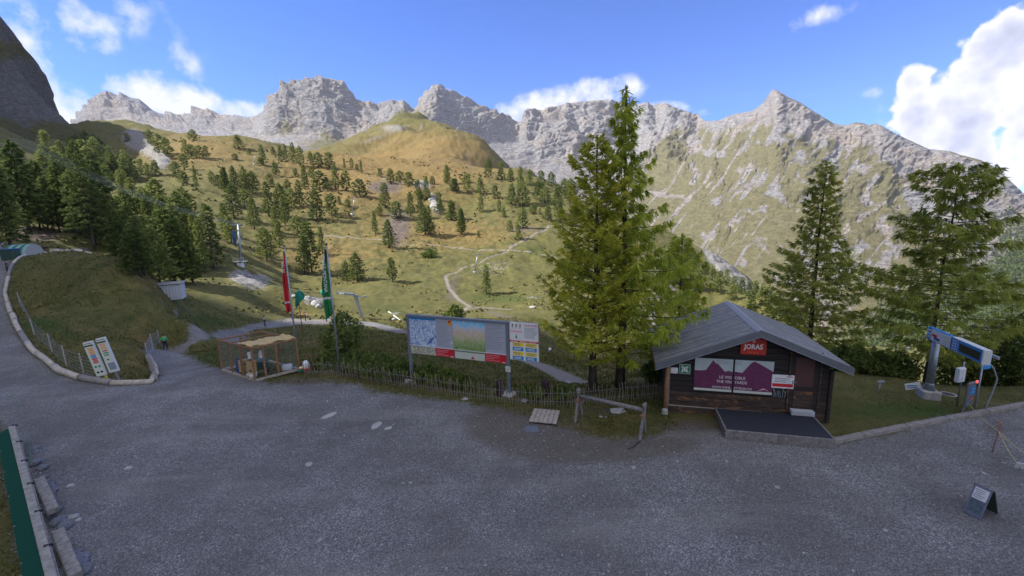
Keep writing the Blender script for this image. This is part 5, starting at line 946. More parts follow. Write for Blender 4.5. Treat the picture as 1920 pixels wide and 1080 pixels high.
# ================================================================== flagpoles
def flagpole(u, v, ut, vt, flagv, label, mat, txt, flab, width, seed, dark):
    P = ground(u, v); h = height_to(P, ut, vt); t = thing('flagpole', label, 'flagpole', P); MB().tube([(0, 0, -.1), (0, 0, h*.5), (0, 0, h)], .055, 10, .032).build('pole', M_STEEL, t); MB().lathe([(.05, h), (.055, h+.03), (.02, h+.07)]).build('finial', M_BLACK, t)
    z1 = height_to(P, ut, flagv[0]); z0_ = height_to(P, ut, flagv[1]); rg = np.random.default_rng(seed); nx, nz = 12, 30; V = []; UVs = []
    for j in range(nz+1):
        f = j/nz; z = z1+(z0_-z1)*f; wd_ = width*(.25+.9*min(1, f*2.0)-.35*max(0, f-.6))
        for i in range(nx+1):
            g_ = i/nx; x = -.05-wd_*g_; y = .12*math.sin(g_*9+f*3)*g_+.03*math.sin(f*14+i); V.append((x*math.cos(.4), y+x*.35, z-.5*g_*wd_*(1+f)-.04*math.sin(g_*7)))
    me = np_mesh('flag', V, grid_faces(nz+1, nx+1), mat, True); fl = thing('flag', flab, 'flag', P, 0); o = link('cloth', me, None, fl); s_ = o.modifiers.new('thickness', 'SOLIDIFY'); s_.thickness = .006
    for k in range(3): MB().tube([(0, 0, z1+(z0_-z1)*(k*.45+.02)), (-.07, -.02, z1+(z0_-z1)*(k*.45+.02))], .008, 4).build('clip', M_BLACK, fl)
    return P, z0_, z1, fl
def flagmat(name, base, band, lo, hi, dark):
    m_ = Mat(name, rough=.7); sp = m_.N.new('ShaderNodeSeparateXYZ'); m_.L.new(m_.tc.outputs['Generated'], sp.inputs[0]); z = sp.outputs[2]
    f = m_.math('MULTIPLY', m_.math('GREATER_THAN', z, hi), 1); c_ = m_.mix(f, base, dark); g2 = m_.math('MULTIPLY', m_.math('GREATER_THAN', z, lo), m_.math('LESS_THAN', z, lo+.03)); m_.col(m_.mix(g2, c_, band)); return m_.m
P, z0_, z1, fl = flagpole(637, 700, 628, 458, (466, 588), 'taller grey flagpole with the green banner beside the paling fence', flagmat('green_flag_cloth', (.015, .16, .045), (.5, .5, .5), .30, .80, (.02, .05, .045)), None, 'long green banner with pale lettering hanging on the taller flagpole', .29, 1, 0)
words('CRANS-MONTANA', .25, M_INKW, fl, (-.17, -.22, z1-(z1-z0_)*.37), rot=(math.radians(90), math.radians(90), 0), xs=.85)
P, z0_, z1, fl = flagpole(561, 694, 540, 462, (472, 582), 'thinner flagpole with the red banner behind the hen cage', flagmat('red_flag_cloth', (.50, .02, .03), (.6, .5, .5), .18, .95, (.10, .03, .06)), None, 'long narrow red banner hanging on the thinner flagpole', .17, 2, 0)
words('VALAIS', .20, M_INKW, fl, (-.13, -.16, z1-(z1-z0_)*.26), rot=(math.radians(90), math.radians(90), 0), xs=.85)
M_TEAL = plain('teal_cloth', (.02, .26, .20), .7)
P = ground(567, 622); h = height_to(P, 561, 544); t = thing('banner_pole', 'short dark pole with a crumpled teal pennant beside the lower path', 'flag', P); MB().tube([(0, 0, -.1), (0, 0, h)], .06, 6).build('pole', M_CAGEW, t)
me = np_mesh('pennant', [(-.5+1.5*(i/5)*(.6+.4*math.sin(j)), .2*math.sin(i*1.7+j), h-.2-j*.42-.25*math.sin(i*1.3)) for j in range(6) for i in range(6)], grid_faces(6, 6), M_TEAL, True); o = link('pennant', me, None, t); o.modifiers.new('t', 'SOLIDIFY').thickness = .01
P = ground(613, 604); h = height_to(P, 612, 548); t = thing('round_sign', 'round green sign on a thin dark post behind the green banner', 'sign', P); MB().tube([(0, 0, -.1), (0, 0, h)], .05, 6).build('post', M_CAGEW, t); MB().lathe([(.05, -.03), (.55, -.03), (.55, .03), (.05, .03)], n=16).build('disc', M_TEAL, t, (0, -.08, h), (math.radians(90), 0, 0))
P = ground(616, 602); t = thing('display_panel', 'narrow blue and white display panel beside the lower path', 'sign', P); MB().box((0, 0, .95), (.65, .08, 1.7), bev=.02).build('panel', M_WHITE, t); MB().box((-.38, 0, .95), (.10, .12, 1.9), bev=.02).build('side_frame', M_DBLUE, t); MB().box((.08, -.045, .7), (.35, .01, .5)).build('print', M_GREENS, t)
# ================================================================== chairlift equipment
P = ground(682, 598); P2 = at_y(640, 552, P.y); hz_ = P2.z-P.z; t = thing('lift_gantry', 'grey steel lift gantry with flat platform and slanting leg behind the green banner', 'lift gantry', P)
hd = at_y(664, 552, P.y)-P; lf = at_y(632, 549, P.y)-P
MB().bar(lf, hd, .55, .30, .03).build('platform', M_GREYP, t); MB().bar(hd, (0, 0, -.3), .34, .34, .04).build('leg', M_STEEL, t); MB().bar(hd+Vector((.1, .8, -.2)), (-.9, 1.2, -.3), .26, .26, .03).build('leg', M_GREYP, t)
b = MB(); 
for q in range(5): p = lf.lerp(hd, q/4); b.tube([p+Vector((0, 0, .15)), p+Vector((0, 0, .75))], .025, 4)
b.tube([lf+Vector((0, 0, .75)), hd+Vector((0, 0, .75))], .025, 4); b.build('handrail', M_STEEL, t); MB().box(lf.lerp(hd, .3)+Vector((0, -.3, 0)), (.9, .04, .2)).build('white_plate', M_WHITE, t)
b = MB(); 
for q in range(6): p = hd+Vector((.4+q*.32, 0, -.45-.1*math.sin(q))); b.lathe([(.14, -.03), (.14, .03)], p, 8)
b.build('sheave', M_STEEL, t); MB().bar(hd+Vector((.0, 0, -.3)), hd+Vector((2.2, 0, -.5)), .08, .14).build('sheave_arm', M_STEEL, t)
def tower(u, v, ut, vt, label, armw, cat='lift tower', detail=True, side=.5, lean=0):
    P = ground(u, v); top = at_y(ut, vt, P.y)-P; t = thing('lift_tower', label, cat, P); r = max(.14, top.z*.032)
    MB().tube([(0, 0, 0), top*.5, top], r, 10, r*.75).build('mast', M_STEEL, t); arm = Vector((armw, .3, 0)); MB().bar(top-arm*side-Vector((0, 0, .2)), top+arm*(1-side)-Vector((0, 0, .2)), r*.9, r*1.1, .02).build('crossarm', M_STEEL, t)
    MB().lathe([(r*2.6, -.6), (r*2.4, .55), (r*.9, .6)], n=8).build('concrete_base', M_PALEBOX, t)
    for s_ in (-1, 1):
        q = top+arm*(-side if s_ < 0 else 1-side); b = MB()
        for k in range(4 if detail else 2): b.lathe([(.2, -.04), (.2, .04)], q+Vector((-.45+k*.3 if False else 0, -.5+k*.32, 0)), 8)
        b.build('sheave_train', M_GREYP, t)
    return P, top, t
P, top, t = tower(452, 500, 447, 421, 'grey lift tower with white base platform at the left edge of the meadow', 2.4, side=.65)
MB().box((0, 0, 1.25), (2.6, 1.6, .14), bev=.02).build('platform', M_WHITE, t); MB().box((0, -.2, .55), (1.1, 1.0, .8), bev=.05).build('white_housing', M_WHITE, t); b = MB()
for x in (-1.25, 0, 1.25): b.tube([(x, -.75, 1.3), (x, -.75, 2.2)], .04, 4)
b.tube([(-1.25, -.75, 2.2), (1.25, -.75, 2.2)], .04, 4); b.build('railing', M_WHITE, t); MB().box((-.72, .1, top.z*.70), (.7, .1, top.z*.34), bev=.02).build('blue_cover', M_DBLUE, t)
TW = P+top
for (dy, dz) in ((0, 0), (.8, .1), (2.2, 0), (3.0, .1)):
    e0 = at_y(14, 258, 78)+Vector((0, dy, dz)); e1 = TW+Vector((.5, dy-1.5, dz)); pts = [e0.lerp(e1, k/10)-Vector((0, 0, 2.2*math.sin(k/10*math.pi))) for k in range(11)]; o = MB().tube([p-e0 for p in pts], .030, 4).build('lift_cable', M_STEEL, None, e0); tag(o, 'thin lift cable crossing before the left wood', 'cable', 'parallel lift cables at the left')
tower(889, 513, 896, 476, 'slim grey lift pylon standing by the zigzag trail above the board', 1.6, detail=False); tower(660, 402, 665, 371, 'thin grey pylon on the slope high above the green flag', 2.0, detail=False); tower(476, 308, 479, 290, 'tiny far pylon on the ridge above the left lift tower', 2.0, detail=False)
# ================================================================== grass mound furniture
t0 = ground(211, 716); Sg = Frame(t0, t0+Vector((1, .12, 0))); sgn_ = thing('status_board', 'pair of tall pale slope status panels on the grass mound leaning left', 'status board', t0, Sg.rz); sgn_.rotation_euler = (0, math.radians(-11), Sg.rz)
def spx(u, v): return Sg.uv(u, v)
pxm = 1/ppm(t0); hp_ = 68*pxm; wp_ = 18.5*pxm; zb_ = 16*pxm
for k in range(2):
    x = (-.62+k*1.24)*wp_; z_ = zb_+hp_/2+k*1.5*pxm; p_ = MB().box((x, 0, z_), (wp_*.90, .12, hp_), bev=.02).build('panel', M_PALEBOX, sgn_); x0 = x-wp_*.44; fz = lambda f: z_+hp_*(.5-f)
    MB().box((x, -.064, z_), (wp_*.86, .008, hp_*.95)).build('face', M_CREAM, p_); MB().box((x, -.07, fz(.115)), (wp_*.84, .006, hp_*.035)).build('black_bar', M_BLACK, p_); MB().box((x, -.07, fz(.05)), (wp_*.7, .004, hp_*.02)).build('title', M_TXT, p_)
    cols = [M_ORANGE]*4+[M_BLUE]*2+[M_RED]*3 if k == 0 else [M_ORANGE, M_ORANGE, M_ORANGE, M_RED, M_GREENS, M_GREENS]
    for i, cm_ in enumerate(cols): MB().box((x+wp_*(.05 if k == 0 else .0), -.070, fz(.20+i*.05 if k == 0 else .18+i*.062)), (wp_*(.5 if i % 2 == 0 else .44), .006, hp_*(.036 if k == 0 else .03))).build('status_plate', cm_, p_)
    if k == 0:
        for dx in (-.16, .2): MB().box((x+wp_*dx, -.07, fz(.72)), (wp_*.2, .006, hp_*.05)).build('symbol', M_GREENS, p_); MB().box((x+wp_*dx, -.07, fz(.88)), (wp_*.22, .006, hp_*.05)).build('symbol', M_BLACK, p_)
    else: MB().box((x+wp_*.08, -.07, fz(.82)), (wp_*.66, .006, hp_*.2), bev=.01).build('grey_field', M_TXT, p_); MB().box((x-wp_*.05, -.07, fz(.62)), (wp_*.2, .006, hp_*.04)).build('symbol', M_GREENS, p_)
for x in (-wp_*.5, wp_*.5): MB().box((x, .08, zb_/2+.3), (.07, .07, zb_+.6)).build('post', M_YEL if x < 0 else M_STEEL, sgn_)
# logs edging the mound
CW = [ground(u, v) for u, v in CURB]+[ground(u, v) for u, v in ((293,704),(289,690),(281,676),(275,664))]; acc = [0]
for p, q in zip(CW, CW[1:]): acc.append(acc[-1]+(q-p).length)
def along(s): j = max(0, min(len(acc)-2, int(np.searchsorted(acc, s))-1)); p = CW[j].lerp(CW[j+1], (s-acc[j])/(acc[j+1]-acc[j])); p.z = gz(p.x, p.y); return p
s = 0; M_LOG1 = plain('bleached_log', (.46, .41, .35), .9, 0, .15, .35, 5, .5); M_LOG2 = plain('grey_log', (.24, .225, .22), .9, 0, .15, .35, 5, .5); i = 0
while s < acc[-1]-1:
    ln = min(RNG.uniform(2.6, 4.4), acc[-1]-s); pts = [along(s+ln*.985*k/4) for k in range(5)]; r_ = .15+RNG.random()*.04; o = MB().tube([p-pts[0]+Vector((0, 0, r_*.7)) for p in pts], r_, 8, r_*.9).build('edging_log', M_LOG2 if i % 4 == 3 else M_LOG1, None, pts[0])
    u_, v_ = project([tuple(pts[2])]); w_ = 'far up the left road' if v_[0] < 560 else ('on its left flank' if u_[0] < 110 else ('below the status panels' if u_[0] < 285 else 'turning up beside the lower path'))
    tag(o, '%s round log edging the mound %s' % ('grey' if i % 4 == 3 else 'bleached', w_), 'log', 'logs edging the grass mound'); s += ln; i += 1
t = thing('wire_fence', 'thin wire fence on slender posts along the left flank of the grass mound', 'fence', ground(82, 664)); o0 = ground(82, 664); pp = [(27,572,545),(50,630,600),(82,664,622),(108,690,645),(140,706,664),(180,718,686)]; prev = None
def postline(t, o0, pp, mat, rr_=.035, hcap=1.2):
    prev = None
    for (u, v, vt) in pp:
        P = ground(u, v)-o0; P = P+Vector((.25, .25, 0)); h = hcap; MB().tube([P, P+Vector((-.03, 0, h))], rr_, 5).build('post', mat, t)
        if prev is not None:
            for k in range(6): MB().tube([prev+Vector((0, 0, .12+k*.19)), (prev+P)/2+Vector((0, 0, .10+k*.185)), P+Vector((0, 0, .12+k*.19))], .006, 3).build('wire', M_STEEL, t)
        prev = P
postline(t, o0, pp, M_WOODP)
o1 = ground(278, 718); t = thing('wire_fence', 'fine blue-grey net fence curving up the right side of the grass mound', 'fence', o1); postline(t, o1, [(278,718,677),(268,700,660),(265,680,645),(275,660,635),(290,645,625)], M_WOODP)
for p, q in zip([(278,718),(268,700),(265,680),(275,660)], [(268,700),(265,680),(275,660),(290,645)]): a_ = ground(*p)-o1+Vector((.25, .25, 0)); b_ = ground(*q)-o1+Vector((.25, .25, 0)); netting('net_panel', a_, b_, .1, 1.1, 10, 8, .006, M_STEEL, t)
P = ground(316, 558); t = thing('shed', 'small whitish shed beyond the right edge of the grass mound', 'shed', P, math.radians(24)); ws = 42/ppm(P); hs = 25/ppm(P)
MB().box((0, ws*.35, hs/2-.2), (ws, ws*.7, hs+.2), bev=.03).build('wall', plain('dull_white_boards', (.46, .47, .52), .8, 0, .2, .15), t); MB().box((0, ws*.35, hs+.02), (ws*1.12, ws*.84, .12), bev=.02).build('roof', M_CONC, t)
for k in range(5): MB().box((-ws*.1+k*ws*.11, -.02, hs*.45), (.05, .04, hs*.8)).build('batten', M_PALEBOX, t)
MB().box((-ws*.3, -.03, hs*.4), (ws*.2, .06, hs*.8)).build('door', M_DBLUE, t)
P = ground(46, 480); t = thing('tunnel_tent', 'green and white striped half-round tent beside the road at the left', 'tent', P, math.radians(12)); wt = 34/ppm(P); ht = 22/ppm(P)
for k in range(6):
    pr = [(math.cos(math.pi*q/10), math.sin(math.pi*q/10)) for q in range(11)]; V = [(-wt/2+wt*(k+e)/6, 1.6*cx_, ht*sz_) for e in (0, 1) for cx_, sz_ in pr]; me = np_mesh('tent_panel', V, grid_faces(2, 11), plain('tent_%d' % k, (.02, .14, .11) if k % 2 == 0 else (.22, .36, .34), .6), True); o = link('tent_panel', me, None, t); o.modifiers.new('s', 'SOLIDIFY').thickness = .02
MB().poly([(wt/2+.01, 1.58*math.cos(math.pi*q/10), ht*.985*math.sin(math.pi*q/10)) for q in range(11)], (-.03, 0, 0)).build('tent_end', M_CONC, t)
P = ground(14, 488); t = thing('container', 'dark green waste container at the left edge beside the road', 'container', P, .1); wt = 22/ppm(P); MB().box((0, .5, .6), (wt, 1.0, 1.2), bev=.05).build('bin', plain('bin_green', (.03, .07, .06), .5), t); MB().box((0, .5, 1.25), (wt*1.04, 1.06, .1), bev=.03).build('lid', M_DBLUE, t)
P = ground(86, 471); t = thing('dark_goat', 'small dark animal standing by the track behind the mound', 'goat', P, math.pi); b = bmesh.new(); bmesh.ops.create_icosphere(b, subdivisions=2, radius=.5)
for v in b.verts:
    x, y, z = v.co; v.co = Vector((x*1.1, y*.42*(1-.2*x), z*.5*(1+.2*x)+.62))
    if x > .28: v.co += Vector((.25*(x-.28)*3, 0, .18*(x-.28)*4)); v.co.y *= .6
me = bpy.data.meshes.new('body'); b.to_mesh(me); b.free(); md = plain('dark_coat', (.05, .03, .025), .9); link('body', me, md, t)
for x in (-.35, .3):
    for y in (-.13, .13): MB().tube([(x, y, .55), (x-.03 if x < 0 else x, y, .28), (x, y, 0)], .055, 6, .03).build('leg', md, t)
# ================================================================== lower left corner: net fence, rubble, benches
r0 = at_z(22, 800, .75); r1 = at_z(112, 1140, .75); t = thing('net_fence', 'green netting fence with a pale plank top rail in the lower left corner', 'fence', (r0.x, r0.y, 0)); d = r1-r0; dn = Vector((d.y, -d.x, 0)).normalized(); dn = dn if dn.x < 0 else -dn
L0 = Vector((0, 0, .75)); L1 = d+Vector((0, 0, .75)); MB().bar(L0, L1, .17, .06, .012).build('top_rail', plain('pale_rail_wood', (.27, .26, .24), .9, 0, .15, .3, 7, .4), t); MB().bar(L0+dn*-.10-Vector((0, 0, .05)), L1+dn*-.10-Vector((0, 0, .05)), .03, .10, .004).build('rail_lip', M_WOODG, t)
M_NET = Mat('green_netting', (.006, .08, .055), .8).m
n_ = 46; P = []
for k in range(n_*3+1): q = L0+d*(k/(n_*3))+dn*.08-Vector((0, 0, .03)); e = q+dn*.30-Vector((0, 0, .12)); P.append(np.array([(*q, .004), (*e, .004)]))
for k in range(24): o_ = dn*(.08+.30*k/23)-Vector((0, 0, .03+.12*k/23)); P.append(np.array([(*(L0+o_), .005), (*(L1+o_), .005)]))
V, Fc = tubes(P, 3); link('netting', np_mesh('netting', V, Fc, M_NET, False), None, t)
me = np_mesh('net_backing', [tuple(L0+dn*.08-Vector((0, 0, .05))), tuple(L1+dn*.08-Vector((0, 0, .05))), tuple(L1+dn*.38-Vector((0, 0, .17))), tuple(L0+dn*.38-Vector((0, 0, .17)))], [[0, 1, 2, 3]], plain('green_shade_cloth', (.008, .055, .04), .85, 0, .2, .35, 30), False); link('shade_cloth', me, None, t).modifiers.new('s', 'SOLIDIFY').thickness = .006
for k in range(7): q = L0+d*(k/6.3); MB().tube([q-Vector((0, 0, .8)), q-Vector((0, 0, .02))], .045, 6).build('post', M_WOODG, t); MB().tube([q+dn*.36-Vector((0, 0, .8)), q+dn*.36-Vector((0, 0, .12))], .02, 5).build('net_stake', M_WOODG, t); MB().tube([q+Vector((0, 0, .04)), q+dn*-.14+Vector((0, 0, .0))], .035, 6).build('bolt', M_BLACK, t)
for k in range(46):
    f = RNG.random()**.8; q = r0+d*(.04+f*.93)-dn*(.22+RNG.random()*.30); q.z = 0; sz_ = RNG.uniform(.18, .42); stone(0, 0, sz_, 'blue-grey rubble stone heaped against the green net fence', 'rubble stones along the net fence', RKG[RNG.integers(3)], 1.0, q)
M_BENCH = plain('squared_log', (.28, .26, .235), .9, 0, .15, .4, 8, .6)
for i, (q, l_) in enumerate((([(72,895),(98,952)], 'upper squared log bench beside the net fence'), ([(107,992),(140,1074)], 'lower squared log bench beside the net fence'))):
    p, e = at_z(*q[0], .36), at_z(*q[1], .36); c_ = (p+e)/2; dd_ = e-p; t = thing('log_bench', l_, 'bench', (c_.x, c_.y, 0), math.atan2(dd_.y, dd_.x)); ln = dd_.length
    MB().box((0, 0, .27), (ln, .24, .18), bev=.02).build('beam', M_BENCH, t)
    for s_ in (-1, 1): MB().box((s_*ln*.33, 0, .09), (.16, .2, .19), bev=.02).build('foot', M_WOODG, t)
w2 = [ground(u, v) for u, v in ((18,742),(38,765),(50,800),(58,850),(64,892))]; w2 = [p+Vector((0, 0, .3-.12*math.sin(k))) for k, p in enumerate(w2)]; o = MB().tube([p-w2[0] for p in w2], .014, 5).build('rope', plain('green_rope', (.12, .2, .14), .9), None, w2[0]); tag(o, 'thin green rope running from the road edge to the upper log bench', 'rope')
# other low things in the meadow
w2 = [ground(729, 587), ground(751, 603)]; o = MB().tube([p-w2[0]+Vector((0, 0, .25)) for p in w2], .15, 8, .10).build('white_log', M_CREAM, None, w2[0]); tag(o, 'long white pole lying on the meadow left of the information board', 'pole')
for (u, v, s_, l_) in ((580,566,2.2,'big white boulder heap behind the teal pennant'),(590,573,1.9,'white boulder right in front of the bigger heap'),(597,577,1.3,'small white boulder at the right end of the heap'),(552,556,1.0,'white boulder left of the teal pennant'),(998,578,1.2,'white boulder at the left of the larch pair foliage'),(737,600,.8,'white stone near the fallen white pole'),(462,520,1.4,'pale boulder below the left lift tower'),(470,530,1.1,'small pale boulder among the stones below the lift tower'),(815,390,5,'tall pale crag among the pines on the slope'),(820,400,4,'lower pale crag among the pines on the slope'),(808,378,3.5,'upper pale crag among the pines on the slope')): stone(u, v, s_, l_, flat=1.0 if 'crag' not in l_ else 1.6)
P = ground(1029, 664); t = thing('snow_gun', 'white drum-shaped snow gun head on a short post beside the lower path', 'snow gun', P); MB().tube([(0, 0, -.1), (0, 0, .6)], .05, 6).build('post', M_STEEL, t); MB().lathe([(.12, 0), (.17, .22), (.14, .36)]).build('drum', M_WHITE, t, (0, 0, .55), (math.radians(60), 0, .5))  # a snow gun head, gives no light
stone(1066, 718, .3, 'round white stone at the edge of the lower path', None, None, 1.0)
# ================================================================== people
def person(P, rz, h, shirt, legs, hair, label, stride=.22, arms=(.1, -.1), cap=None):
    k = h/1.75; t = thing('person', label, 'person', P, rz); t.scale = (k, k, k)
    def skin(name, verts, edges, radii, mat, sub=1):
        me = bpy.data.meshes.new(name); me.from_pydata(verts, edges, []); o = bpy.data.objects.new(name, me); COL.objects.link(o); o.modifiers.new('s', 'SKIN')
        for i, r in enumerate(radii): me.skin_vertices[0].data[i].radius = (r, r) if not isinstance(r, tuple) else r
        me.skin_vertices[0].data[0].use_root = True; o.modifiers.new('u', 'SUBSURF').levels = sub; bpy.context.view_layer.update(); m2 = bpy.data.meshes.new_from_object(o.evaluated_get(bpy.context.evaluated_depsgraph_get())); bpy.data.objects.remove(o); m2.materials.clear(); m2.name = name
        for p_ in m2.polygons: p_.use_smooth = True
        return link(name, m2, mat, t)
    s = stride; hip = (0, 0, .95); LK = (.09, s*.5+.03, .50); LA = (.09, s*.7-.06, .09); RK_ = (-.09, -s*.3+.05, .50); RA = (-.09, -s*.9, .11); sh = 1.42
    L = [hip, (0, .01, 1.15), (0, 0, sh), (0, .01, 1.52), (0, .02, 1.64), (0, .02, 1.73), (.09, 0, .92), LK, LA, (.09, LA[1]+.14, .05), (-.09, 0, .92), RK_, RA, (-.09, RA[1]+.13, .05), (.19, 0, 1.40), (.25, -.04+arms[0], 1.13), (.24, .12+arms[0], .92), (-.19, 0, 1.40), (-.25, -.04+arms[1], 1.13), (-.24, .12+arms[1], .92), (.24, .17+arms[0], .84), (-.24, .17+arms[1], .84)]
    E = [(0,1),(1,2),(2,3),(3,4),(4,5),(0,6),(6,7),(7,8),(8,9),(0,10),(10,11),(11,12),(12,13),(2,14),(14,15),(15,16),(16,20),(2,17),(17,18),(18,19),(19,21)]
    Rr = [.12,.12,.12,.055,.095,.07,.085,.058,.045,.04,.085,.058,.045,.04,.055,.042,.032,.055,.042,.032,.036,.036]
    skin('body', L, E, Rr, plain('skin_'+name_ok(label), (.42, .26, .19), .6))
    skin('shirt', [L[0], L[1], L[2], L[14], L[15], L[17], L[18]], [(0,1),(1,2),(2,3),(3,4),(2,5),(5,6)], [.15,.145,.15,.075,.058,.075,.058], shirt); skin('trousers', [(0, 0, .98), L[6], L[7], L[8], L[10], L[11], L[12]], [(0,1),(1,2),(2,3),(0,4),(4,5),(5,6)], [.135,.105,.078,.062,.105,.078,.062], legs)
    MB().lathe([(.02, 1.60), (.10, 1.62), (.112, 1.68), (.09, 1.75), (.02, 1.78)], (0, -.012, 0)).build('hair', cap or hair, t)
    for x, y in ((.09, LA[1]+.06), (-.09, RA[1]+.06)): MB().box((x, y, .04), (.10, .27, .08), bev=.03).build('shoe', M_BLACK, t)
    return t
def name_ok(s): return s.split()[0]
MH = plain('dark_hair', (.03, .02, .015), .8); MG = plain('green_shirt', (.06, .62, .25), .8); ML = plain('dark_trousers', (.03, .035, .06), .8); MGY = plain('grey_shirt', (.30, .36, .36), .8); MDB = plain('navy_cloth', (.02, .03, .09), .8)
P = ground(311, 656); person(P, 0, 31/ppm(P), MG, ML, MH, 'person in a bright green shirt and dark trousers walking away down the path')
P = ground(497, 611); person(P, 1.2, max(1.5, 17/ppm(P)), MGY, ML, MH, 'person in a grey top walking along the far lower path', .3)
P = ground(573, 602); person(P, -1.0, max(1.5, 14/ppm(P)), MDB, ML, MH, 'person in dark clothes standing on the path by the teal pennant', .05)
P = ground(15, 510); person(P, 2.5, 22/ppm(P), MDB, ML, MH, 'person in navy clothes on the gravel road at the far left', .12)
# ================================================================== lift sign at the right
Pb = at_z(1739, 746, 0); t = thing('sign_gantry', 'grey steel column on a concrete block carrying blue lift signs at the right', 'sign gantry', Pb)
c1_ = at_z(1741, 612, 3.0)-Pb; c2_ = at_z(1846, 657, 3.0)-Pb; G = Frame(Vector(c1_)-Vector((0, 0, 3)), Vector(c2_)-Vector((0, 0, 3))); rz = G.rz; gx = G.x
MB().box((0, 0, .14), (.60, .60, .46), rz, .04).build('concrete_block', M_CONC, t); MB().lathe([(.21, .36), (.14, .62), (.14, .66)], n=10).build('flared_foot', M_STEEL, t)
MB().tube([(0, 0, .5), (.0, 0, 2.6)], .135, 12, .12).build('column', M_STEEL, t)
tot = (c2_-c1_).length; y0 = c1_.copy(); M_SB = plain('signal_blue', (.02, .20, .50), .45); M_SW = plain('sign_white', (.60, .62, .62), .45, 0, .4, .08)
def gbox(nm, s0, s1, z0, z1, th, off, mat, par=t, bev=.006): c_ = y0+gx*((s0+s1)/2)+G.n*off; return MB().box((c_.x, c_.y, (z0+z1)/2), (s1-s0, th, z1-z0), rz, bev).build(nm, mat, par)
zT = 3.0; zB = 2.5; sA = tot*.455
sg1 = gbox('left_sign_box', 0, sA, zB, zT, .14, -.07, M_SB); gbox('white_face', .24, sA-.03, zB+.03, zT-.03, .01, .006, M_SW, sg1); gbox('red_map_print', .32, .62, zB+.20, zB+.30, .006, .014, M_RED, sg1); gbox('dark_map_print', .45, .80, zB+.10, zB+.20, .006, .014, M_DBLUE, sg1); gbox('grid_print', sA-.38, sA-.1, zB+.08, zT-.08, .006, .014, M_CREAM, sg1)
for k in range(3): gbox('white_mark', .05+.0*k, .19, zB+.10+k*.13, zB+.16+k*.13, .006, .006, M_SW, sg1)
sg2 = gbox('right_sign_box', sA+.05, tot, zB, zT, .22, -.11, M_SW); gbox('blue_face', sA+.07, tot-.02, zB+.02, zT-.02, .01, .006, M_SB, sg2); gbox('dark_display', sA+.52, tot-.14, zB+.10, zT-.12, .01, .014, M_BLACK, sg2); gbox('divider', sA+.40, sA+.42, zB+.03, zT-.03, .006, .014, M_SW, sg2)
for k in range(4):
    for j in range(2): gbox('white_mark', sA+.12+j*.13, sA+.21+j*.13, zB+.07+k*.10, zB+.12+k*.10, .006, .014, M_SW, sg2)
for s_ in (0.02, sA, tot-.02): gbox('edge_strip', s_-.015, s_+.015, zB-.02, zT+.02, .02, .012, M_PALEBOX)
gbox('support_beam', .0, tot, zB+.20, zB+.30, .08, -.40, M_STEEL); m_ = y0+gx*.2
MB().bar((0, 0, 2.55), (m_.x, m_.y, 2.75), .09).build('bracket', M_STEEL, t)
# gate hoop, ticket reader, hanging box
Pg = at_z(1826, 776, 0); t2 = thing('lift_gate', 'curved steel tube hoop with a grey ticket reader panel at the lift entrance', 'gate', Pg); e_ = at_z(1845, 772, 0)-Pg; hz2 = 2.35
tp = at_y(1843, 682, Pg.y)-Pg; tp2 = at_y(1856, 680, (Pg+e_).y)-Pg; mdl = at_y(1866, 722, (Pg+e_).y)-Pg
MB().tube([(0, 0, 0), tp], .028, 8).build('left_tube', M_STEEL, t2); pts = [Vector(tp), Vector(tp2)+Vector((0, 0, .04))]
cv = [tp, tp*.3+tp2*.7+Vector((0, 0, .03)), tp2*.6+mdl*.4+Vector((.04, 0, .12)), mdl+Vector((.03, 0, .25)), mdl, mdl*.6+e_*.4, mdl*.25+e_*.75, e_]
MB().tube(cv, .028, 8).build('curved_tube', M_STEEL, t2); MB().tube([(0, 0, .02), e_+Vector((0, 0, .02))], .03, 8).build('floor_bar', M_STEEL, t2); MB().bar(tp-Vector((0, 0, .15)), tp2-Vector((0, 0, .15)), .10, .14, .01).build('head_box', M_SB, t2)
q0 = at_y(1803, 762, Pg.y+.1)-Pg; q1 = at_y(1834, 715, Pg.y+.1)-Pg; cx = (q0.x+q1.x)/2; pz0, pz1 = q0.z, q1.z
rd = MB().box((cx, .1, (pz0+pz1)/2), (.50, .10, (pz1-pz0)*.98), .35, .05).build('reader_panel', plain('reader_grey', (.12, .13, .15), .5), t2)
rm = Matrix.Rotation(.35, 3, 'Z')
def rbox(nm, dx, z, w_, h_, mat, par=rd): v = rm @ Vector((dx, -.055, 0)); return MB().box((cx+v.x, .1+v.y, z), (w_, .012, h_), .35, .002).build(nm, mat, par)
hq = pz1-pz0
rbox('blue_screen', .03, pz0+hq*.66, .32, hq*.32, M_SB); rbox('screen_text', .03, pz0+hq*.72, .2, .04, M_INKW); rbox('screen_text', .05, pz0+hq*.60, .16, .04, M_INKW); rbox('red_white_label', .05, pz0+hq*.34, .2, .09, M_RED); rbox('label', .05, pz0+hq*.33, .12, .04, M_INKW)
lm = Mat('red_signal_lamp', (.9, .2, .2), .3); lm.b.inputs['Emission Color'].default_value = (1, .12, .10, 1); lm.b.inputs['Emission Strength'].default_value = .35; v = rm @ Vector((.20, -.06, 0)); MB().lathe([(.02, -.02), (.06, -.02), (.06, .02), (.03, .035)]).build('signal_lamp', lm.m, rd, (cx+v.x, .1+v.y, pz1-.02), (math.radians(90), 0, .35))
MB().bar((cx-.18, .1, 0), (cx-.1, .1, pz0+.1), .04).build('reader_leg', M_STEEL, t2)
tb = thing('hanging_box', 'white switch box hanging on a thin pole under the blue display sign', 'box', at_y(1797, 745, Pg.y+.6)); pb = tb.location.copy(); tb.location.z = gz(pb.x, pb.y); zp = at_y(1819, 678, pb.y).z-tb.location.z
